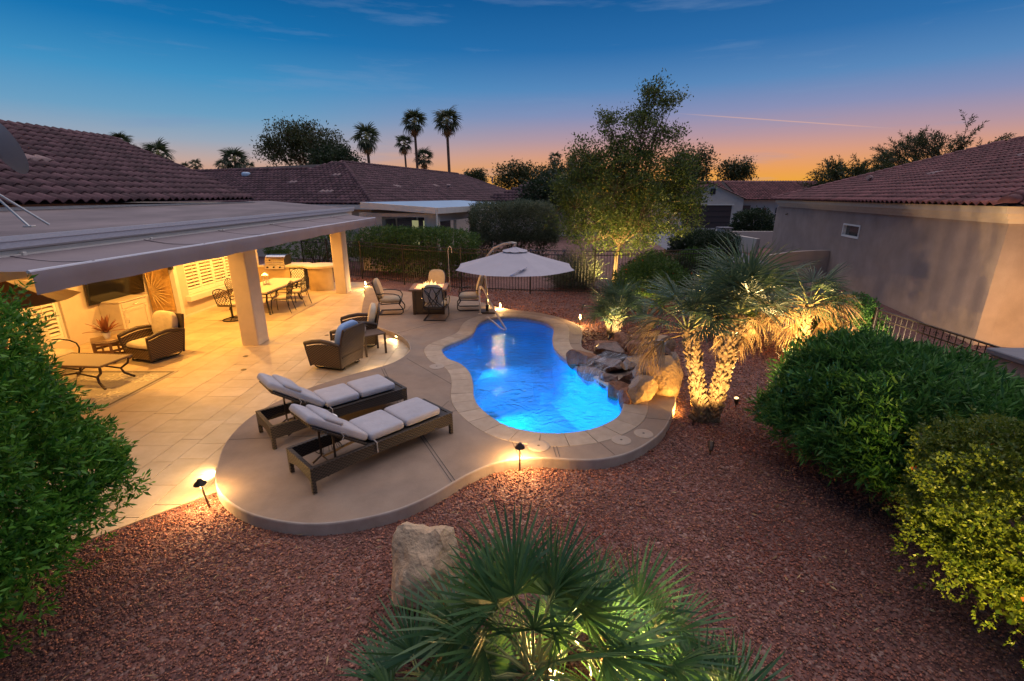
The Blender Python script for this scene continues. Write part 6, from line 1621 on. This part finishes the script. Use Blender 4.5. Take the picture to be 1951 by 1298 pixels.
# falling water
def veil(name, label, pts, w, seed):
    t = thing(name, label, 'waterfall', (0,0,0)); rr = random.Random(seed); P = [Vector(q) for q in spl3(pts)]; m = MB(); d = (P[-1]-P[0]); s = Vector((-d.y, d.x, 0)).normalized(); ns = 15; uv = []; acc = 0
    edge = [rr.uniform(.75,1.0) for _ in P]
    for i, p in enumerate(P):
        if i: acc += (p-P[i-1]).length
        for k in range(ns):
            u_ = k/(ns-1)-.5; m.v.append(tuple(p+s*w*u_*edge[i]+Vector((0,0,.012*math.sin(k*1.9)+.01*math.sin(k*.7+seed))))); uv.append((k/(ns-1)*w, acc))
    for i in range(len(P)-1):
        for k in range(ns-1): a = i*ns+k; m.f.append((a, a+1, a+ns+1, a+ns)); m.m.append(0)
    o = m.build('water_sheet', 'veil', t, smooth=True); me = o.data; ul = me.uv_layers.new(name='flow')
    for l in me.loops: ul.data[l.index].uv = uv[l.vertex_index]
def spl3(pts, per=4):
    P = [Vector(p) for p in pts]; out = []
    for i in range(len(P)-1):
        p0, p1, p2, p3 = P[max(i-1,0)], P[i], P[i+1], P[min(i+2,len(P)-1)]
        for j in range(per):
            t = j/per; out.append(.5*((2*p1)+(-p0+p2)*t+(2*p0-5*p1+4*p2-p3)*t*t+(-p0+3*p1-3*p2+p3)*t**3))
    return out+[P[-1]]
def veil_mat():
    m = bpy.data.materials.new('veil'); m.use_nodes = True; nt = m.node_tree; nt.nodes.clear(); N = nt.nodes.new; L = nt.links.new
    out = N('ShaderNodeOutputMaterial'); tc = N('ShaderNodeTexCoord'); mp = N('ShaderNodeMapping'); mp.inputs['Scale'].default_value = (26,1.6,1); L(tc.outputs['UV'], mp.inputs[0]); n = N('ShaderNodeTexNoise'); n.inputs['Scale'].default_value = 2; n.inputs['Detail'].default_value = 4; L(mp.outputs[0], n.inputs[0])
    mr = N('ShaderNodeMapRange'); L(n.outputs[0], mr.inputs[0]); mr.inputs[1].default_value = .45; mr.inputs[2].default_value = .75; mr.inputs[3].default_value = .04; mr.inputs[4].default_value = .5
    b = N('ShaderNodeBsdfPrincipled'); b.inputs['Base Color'].default_value = (.75,.8,.88,1); b.inputs['Roughness'].default_value = .15; tr = N('ShaderNodeBsdfTransparent'); mx = N('ShaderNodeMixShader'); L(mr.outputs[0], mx.inputs[0]); L(tr.outputs[0], mx.inputs[1]); L(b.outputs[0], mx.inputs[2]); L(mx.outputs[0], out.inputs[0]); return m
MT['veil'] = veil_mat()
veil('waterfall', 'wide thin sheet of water spilling off the broad wet slab into the pool', [(2.15,8.95,.40),(1.9,8.70,.385),(1.62,8.42,.34),(1.46,8.28,.24),(1.40,8.22,.035)], .62, 1)
veil('waterfall', 'narrow white trickle between the gold-lit rocks of the waterfall', [(2.52,8.02,.47),(2.38,7.93,.44),(2.22,7.85,.34),(2.10,7.78,.15),(2.06,7.76,.1)], .16, 2)
veil('waterfall', 'thin film of water sheeting over the grey boulder at the back', [(2.95,8.95,.68),(2.80,8.72,.66),(2.66,8.55,.56),(2.60,8.48,.42)], .36, 3)
# dry leaves and twigs blown over the stone
def litter():
    g = np.random.default_rng(44); n = 900
    P = np.stack([g.uniform(-3.5,4.2,n), g.uniform(1.6,8.5,n), np.full(n,.03)], 1)
    keep = np.array([not inside((p[0]*1.0,p[1]), DECK) and p[0]-p[1] > -7.9 and abs(p[0]) < 1.1*p[1]+.6 for p in P]); P = P[keep]
    near = g.random(len(P)) < .45; P[near,0] = np.where(P[near,0] > .5, g.normal(3.3,.6,near.sum()), P[near,0])
    keep = np.array([not inside((p[0],p[1]), DECK) for p in P]); P = P[keep]
    D = g.normal(size=P.shape); D[:,2] *= .25
    V, F = leaf_arrays(P, D, g.uniform(.03,.10,len(P)), g.uniform(.006,.018,len(P)), g)
    link('dry_leaves', npmesh('dry_leaves', V, F, 'dry_leaf'), kind='stuff')
MT['dry_leaf'] = leafmat('dry_leaf', (.22,.12,.05), (.48,.34,.18), .1, .8, .2)
litter()
# ------------------------------------------------------------------ black iron fence round the yard
FP = [(-9.6,21.9),(-8.2,21.2),(-6.40,20.14),(-4.30,18.76),(-1.88,17.45),(.66,16.95),(2.91,16.66),(5.4,16.9),(8.0,17.6)]
fence = thing('iron_fence', 'black iron picket fence across the far side of the yard', 'fence', (0,0,0))
FH = 1.56
pk = MB().box((0,0,FH/2+.02),(.016,.016,FH-.12)).mesh('picket', 'dark_metal')
for i, p in enumerate(FP):
    MB().bbox((p[0],p[1],FH/2+.03),(.055,.055,FH+.06),.005).build('post', 'dark_metal', fence)
    if i == len(FP)-1: break
    a, b = Vector(p), Vector(FP[i+1]); d = b-a
    for z in (FH, FH-.14, .14): MB().beam((a.x,a.y,z),(b.x,b.y,z),.03,.03).build('rail', 'dark_metal', fence)
    n_ = int(d.length/.105)
    for k in range(1, n_):
        q = a+d*(k/n_); o = link('picket', pk, fence); o.location = (q.x,q.y,0); o.rotation_euler = (0,0,math.atan2(d.y,d.x))
# low ornamental fence and pillar on the right
rf_ = thing('iron_fence', 'low black iron fence with small scrolls between the oleander and the tan wall', 'fence', (0,0,0))
pk2 = MB().tube([(0,0,.05),(0,0,.98)], .008, 6).mesh('picket', 'dark_metal')
def scroll_mesh():
    m = MB()
    for s in (-1, 1): m.tube([(s*.03+.024*math.cos(t)*s, 0, .90+.03*math.sin(t)) for t in [i*PI/6 for i in range(11)]], .005, 5)
    return m.mesh('scroll', 'dark_metal')
scm = scroll_mesh()
def fence_run(a, b, h):
    a, b = Vector(a), Vector(b); d = b-a; n_ = int(d.length/.13)
    for z, w_ in ((h,.045),(h-.17,.022),(.10,.03)): MB().beam((a.x,a.y,z),(b.x,b.y,z),w_,.025).build('rail', 'dark_metal', rf_)
    for k in range(n_+1):
        q = a+d*(k/n_); o = link('picket', pk2, rf_); o.location = (q.x,q.y,h-1.0); o.rotation_euler = (0,0,math.atan2(d.y,d.x))
        if k % 2: o = link('scroll', scm, rf_); o.location = (q.x,q.y,h-1.0); o.rotation_euler = (0,0,math.atan2(d.y,d.x))
    MB().bbox((a.x,a.y,h/2+.02),(.05,.05,h+.06),.005).build('post', 'dark_metal', rf_)
fence_run((7.62,9.6),(7.60,6.95),1.14); fence_run((7.52,6.1),(7.4,3.4),.82)
pl = thing('fence_pillar', 'square stucco pillar with a dark cap between two runs of low iron fence', 'pillar', (7.62,6.52,0))
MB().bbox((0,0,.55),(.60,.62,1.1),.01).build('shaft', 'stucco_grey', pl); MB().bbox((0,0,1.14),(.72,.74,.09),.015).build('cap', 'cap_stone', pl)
# ------------------------------------------------------------------ garden walls and street beyond
gw = thing('garden_wall', 'low tan garden wall with a curved top joining the right-hand house', 'wall', (0,0,0))
m = MB(); a, b = Vector((13.55,20.35)), Vector((11.2,20.9)); N_ = 14
for k in range(N_):
    p, q = a+(b-a)*k/N_, a+(b-a)*(k+1)/N_; h = lambda t: 1.18-.28*t**2; y = .2
    m.add([(p.x,p.y,0),(q.x,q.y,0),(q.x,q.y+y,0),(p.x,p.y+y,0),(p.x,p.y,h(k/N_)),(q.x,q.y,h((k+1)/N_)),(q.x,q.y+y,h((k+1)/N_)),(p.x,p.y+y,h(k/N_))], [(4,7,6,5),(0,4,5,1),(2,6,7,3)]+([(0,3,7,4)] if k == 0 else [])+([(1,5,6,2)] if k == N_-1 else []))
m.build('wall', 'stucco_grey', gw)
gw = thing('garden_wall', 'long low tan courtyard wall with pillar in front of the distant garage', 'wall', (0,0,0))
m = MB(); m.box((16.6,33.1,.55),(4.2,.25,1.1)); m.build('wall', 'stucco_pale', gw); m = MB(); m.beam((14.5,33.1,.5),(15.1,29.5,.4),.25,1.0); m.build('side_wall', 'stucco_pale', gw)
m = MB(); m.bbox((14.5,33.1,.65),(.7,.7,1.3),.02); m.build('pillar', 'stucco_pale', gw); m = MB(); m.bbox((14.5,33.1,1.34),(.85,.85,.09),.02); m.build('cap', 'cap_stone', gw)
vs = [(-40,41,.004),(60,46,.004),(60,53,.004),(-40,48,.004)]
link('street', MB().add(vs, [(0,1,2,3)]).mesh('street', 'asphalt'), kind='structure')
link('driveway', MB().add([(16.8,46,.010),(25.2,46,.010),(25.0,53.9,.010),(18.2,53.9,.010)], [(0,1,2,3)]).mesh('driveway', 'drive'), kind='structure')
link('side_path', MB().add([(9.5,26,.008),(13.5,25,.008),(17.5,46,.008),(12,46,.008)], [(0,1,2,3)]).mesh('side_path', 'drive'), kind='structure')
gh = thing('garage_house', 'distant house with a front gable, dark double garage door and red tiled roofs', 'house', (0,0,0))
GY = 54.0
m = MB()
def gable(mb, x0, x1, y, zb, zt, th):
    xm = (x0+x1)/2; mb.v and None; o = len(mb.v)
    pts = [(x0,0),(x1,0),(x1,zb),(xm,zt),(x0,zb)]
    for yy in (y, y+th):
        for p in pts: mb.v.append((p[0],yy,p[1]))
    mb.f += [(o,o+1,o+2,o+3,o+4),(o+9,o+8,o+7,o+6,o+5)]; mb.m += [0,0]
    for i in range(5): j = (i+1) % 5; mb.f.append((o+i,o+5+i,o+5+j,o+j)); mb.m.append(0)
gable(m, 18.0, 25.4, GY, 3.2, 4.75, 8); m.build('gable_wall', 'stucco_pale', gh)
m = MB(); m.box((31.5,GY+4,1.5),(12.2,5,3.0)); m.build('wall', 'stucco_pale', gh)
m = MB(); m.box((21.5,GY-.02,1.22),(5.3,.10,2.44)); gd = m.build('garage_door', 'garage_door', gh)
for z in (.61,1.22,1.83): m = MB(); m.box((21.5,GY-.085,z),(5.3,.03,.05)); m.build('panel_joint', 'black_matte', gd)
m = MB(); m.box((21.5,GY-.10,2.52),(5.7,.2,.14)); m.build('lintel', 'trim', gh)
m = MB(); m.box((21.9,GY-.03,3.9),(.55,.08,.6)); m.build('gable_vent', 'black_matte', gh)
for x in (28.2,30.4,33.0): m = MB(); m.box((x,GY+1.46,1.5),(1.1,.1,1.3)); w_ = m.build('window', 'far_window', gh); m = MB(); m.box((x,GY+1.40,1.5),(.06,.06,1.3)); m.box((x,GY+1.40,1.5),(1.1,.06,.06)); m.build('frame', 'white', w_)
m = MB(); m.box((26.2,GY+1.3,1.2),(1.2,.3,2.4)); m.build('entry_door', 'garage_door', gh)
def gplane(name, O, u, v, U, V, inp, nm='roof'):
    O, u, v = Vector(O), Vector(u).normalized(), Vector(v).normalized(); m = MB(); m.add([O, O+u*U, O+u*U+v*V, O+v*V], [(0,1,2,3)]); r_ = m.build('roof', 'underlay', gh); r_.location = (0,0,-.03)
    tile_roof(r_, O, u, v, inp, U, V, .34, .5, .42, .05, 'tile_red', 0, 5)
pg = math.atan2(1.62,3.9); 
gplane('a', (25.6,GY-.25,3.12), (0,1,0), (-math.cos(pg),0,math.sin(pg)), 9, 4.2, lambda a, b: True); gplane('b', (17.8,GY-.25,3.12), (0,1,0), (math.cos(pg),0,math.sin(pg)), 9, 4.2, lambda a, b: True)
gplane('c', (25.6,GY+1.0,3.05), (1,0,0), (0,.93,.37), 13, 5.2, lambda a, b: a > -1); gplane('d', (17.5,GY+5.0,3.4), (1,0,0), (0,.93,.37), 22, 4.8, lambda a, b: True)
gplane('e', (25.2,GY+2.0,3.4), (1,.0,0), (0,.93,.37), 6, 4.6, lambda a, b: b < a*1.5 and b < (6-a)*1.5)
fh = thing('far_house', 'small far tiled roof behind the end of the neighbouring roof', 'house', (0,0,0))
m = MB(); m.box((1.6,46,1.5),(9,7,3.0)); m.build('wall', 'stucco_pale', fh)
m = MB(); q = [(-3.2,42.2,3.0),(6.4,42.2,3.0),(6.4,49.8,3.0),(-3.2,49.8,3.0),(1.6,44.5,4.55),(1.6,47.5,4.55)]; m.add(q, [(0,1,4),(1,2,5,4),(2,3,5),(3,0,4,5)]); rfh = m.build('roof', 'underlay', fh); rfh.location = (0,0,-.03)
v_ = Vector((0,2.3,1.55)).normalized(); tile_roof(rfh, (-3.2,42.2,3.0), (1,0,0), v_, lambda a, b: b < a*.58 and b < (9.6-a)*.58, 9.6, 2.9, .32, .46, .40, .05, 'tile', 0, 5)
# low far skyline of trees
# ------------------------------------------------------------------ garden uplights
def uplight(label, x, y, to, power, size=70, color=(1,.66,.24), r=.04):
    t = thing('uplight', label, 'garden light', (x,y,0), 0, 'garden uplights on stakes')
    d = (Vector(to)-Vector((x,y,.12))).normalized(); q = Vector((0,0,.12))
    MB().tube([(0,0,-.05),(0,0,.10)], .01, 6).build('stake', 'bronze', t); MB().tube([q-d*.05, q, q+d*.07], [.025,.036,.042], 12).build('housing', 'bronze', t); MB().tube([q+d*.071, q+d*.074], .034, 12).build('lens', 'uplens', t)
    p = Vector((x,y,.12))+d*.085
    spot('uplight_bulb', p, to, power, size, .6, color, r)
uplight('bronze uplight on the gravel in front of the twin palm trunks', 2.72,5.75, (3.1,6.85,1.05), 150, 70)
uplight('bronze uplight between the twin palm and the oleander', 3.75,7.25, (3.3,6.9,2.1), 190, 120)
uplight('bronze uplight at the foot of the big shade tree, nearer the pool', 3.35,16.75, (4.1,18.1,2.2), 430, 110)
uplight('bronze uplight right of the big shade tree trunk', 5.0,16.3, (4.7,18,2.6), 210, 100)
uplight('bronze uplight on open gravel left of the small fan palm', 2.20,14.40, (3.6,17.6,2.2), 160, 60)
uplight('bronze uplight in front of the small fan palm', 2.35,10.95, (2.65,11.5,.7), 30, 110, (1,.82,.45))
uplight('bronze uplight beneath the shaggy palm near the tan wall', 5.75,9.2, (6.4,9.95,1.3), 330, 130)
uplight('bronze uplight behind the oleander washing the tan wall', 6.6,8.3, (10.4,11.9,1.9), 300, 85, (1,.70,.42))
uplight('bronze uplight near the lantana bush', 3.6,13.7, (4.4,14.6,.8), 45, 110)
uplight('bronze uplight hidden among the stalks of the foreground fan palm', .36,2.66, (.4,2.40,.8), 62, 160, (1,.58,.17))
uplight('bronze uplight right of the foreground palm lighting its right-hand stems', .78,2.66, (.95,2.3,.5), 120, 150, (1,.72,.26))
uplight('bronze uplight at the end wall of the tan house', 10.6,8.4, (12.6,10.3,1.8), 120, 120, (1,.50,.13))
uplight('bronze uplight on the gravel shining on the golden shrub', 2.2,1.5, (4.0,3.1,1.25), 250, 58, (1,.68,.18))
uplight('bronze uplight at the pool deck corner shining on the waterfall rocks', 2.80,6.62, (2.35,7.6,.45), 45, 110, (1,.55,.12))
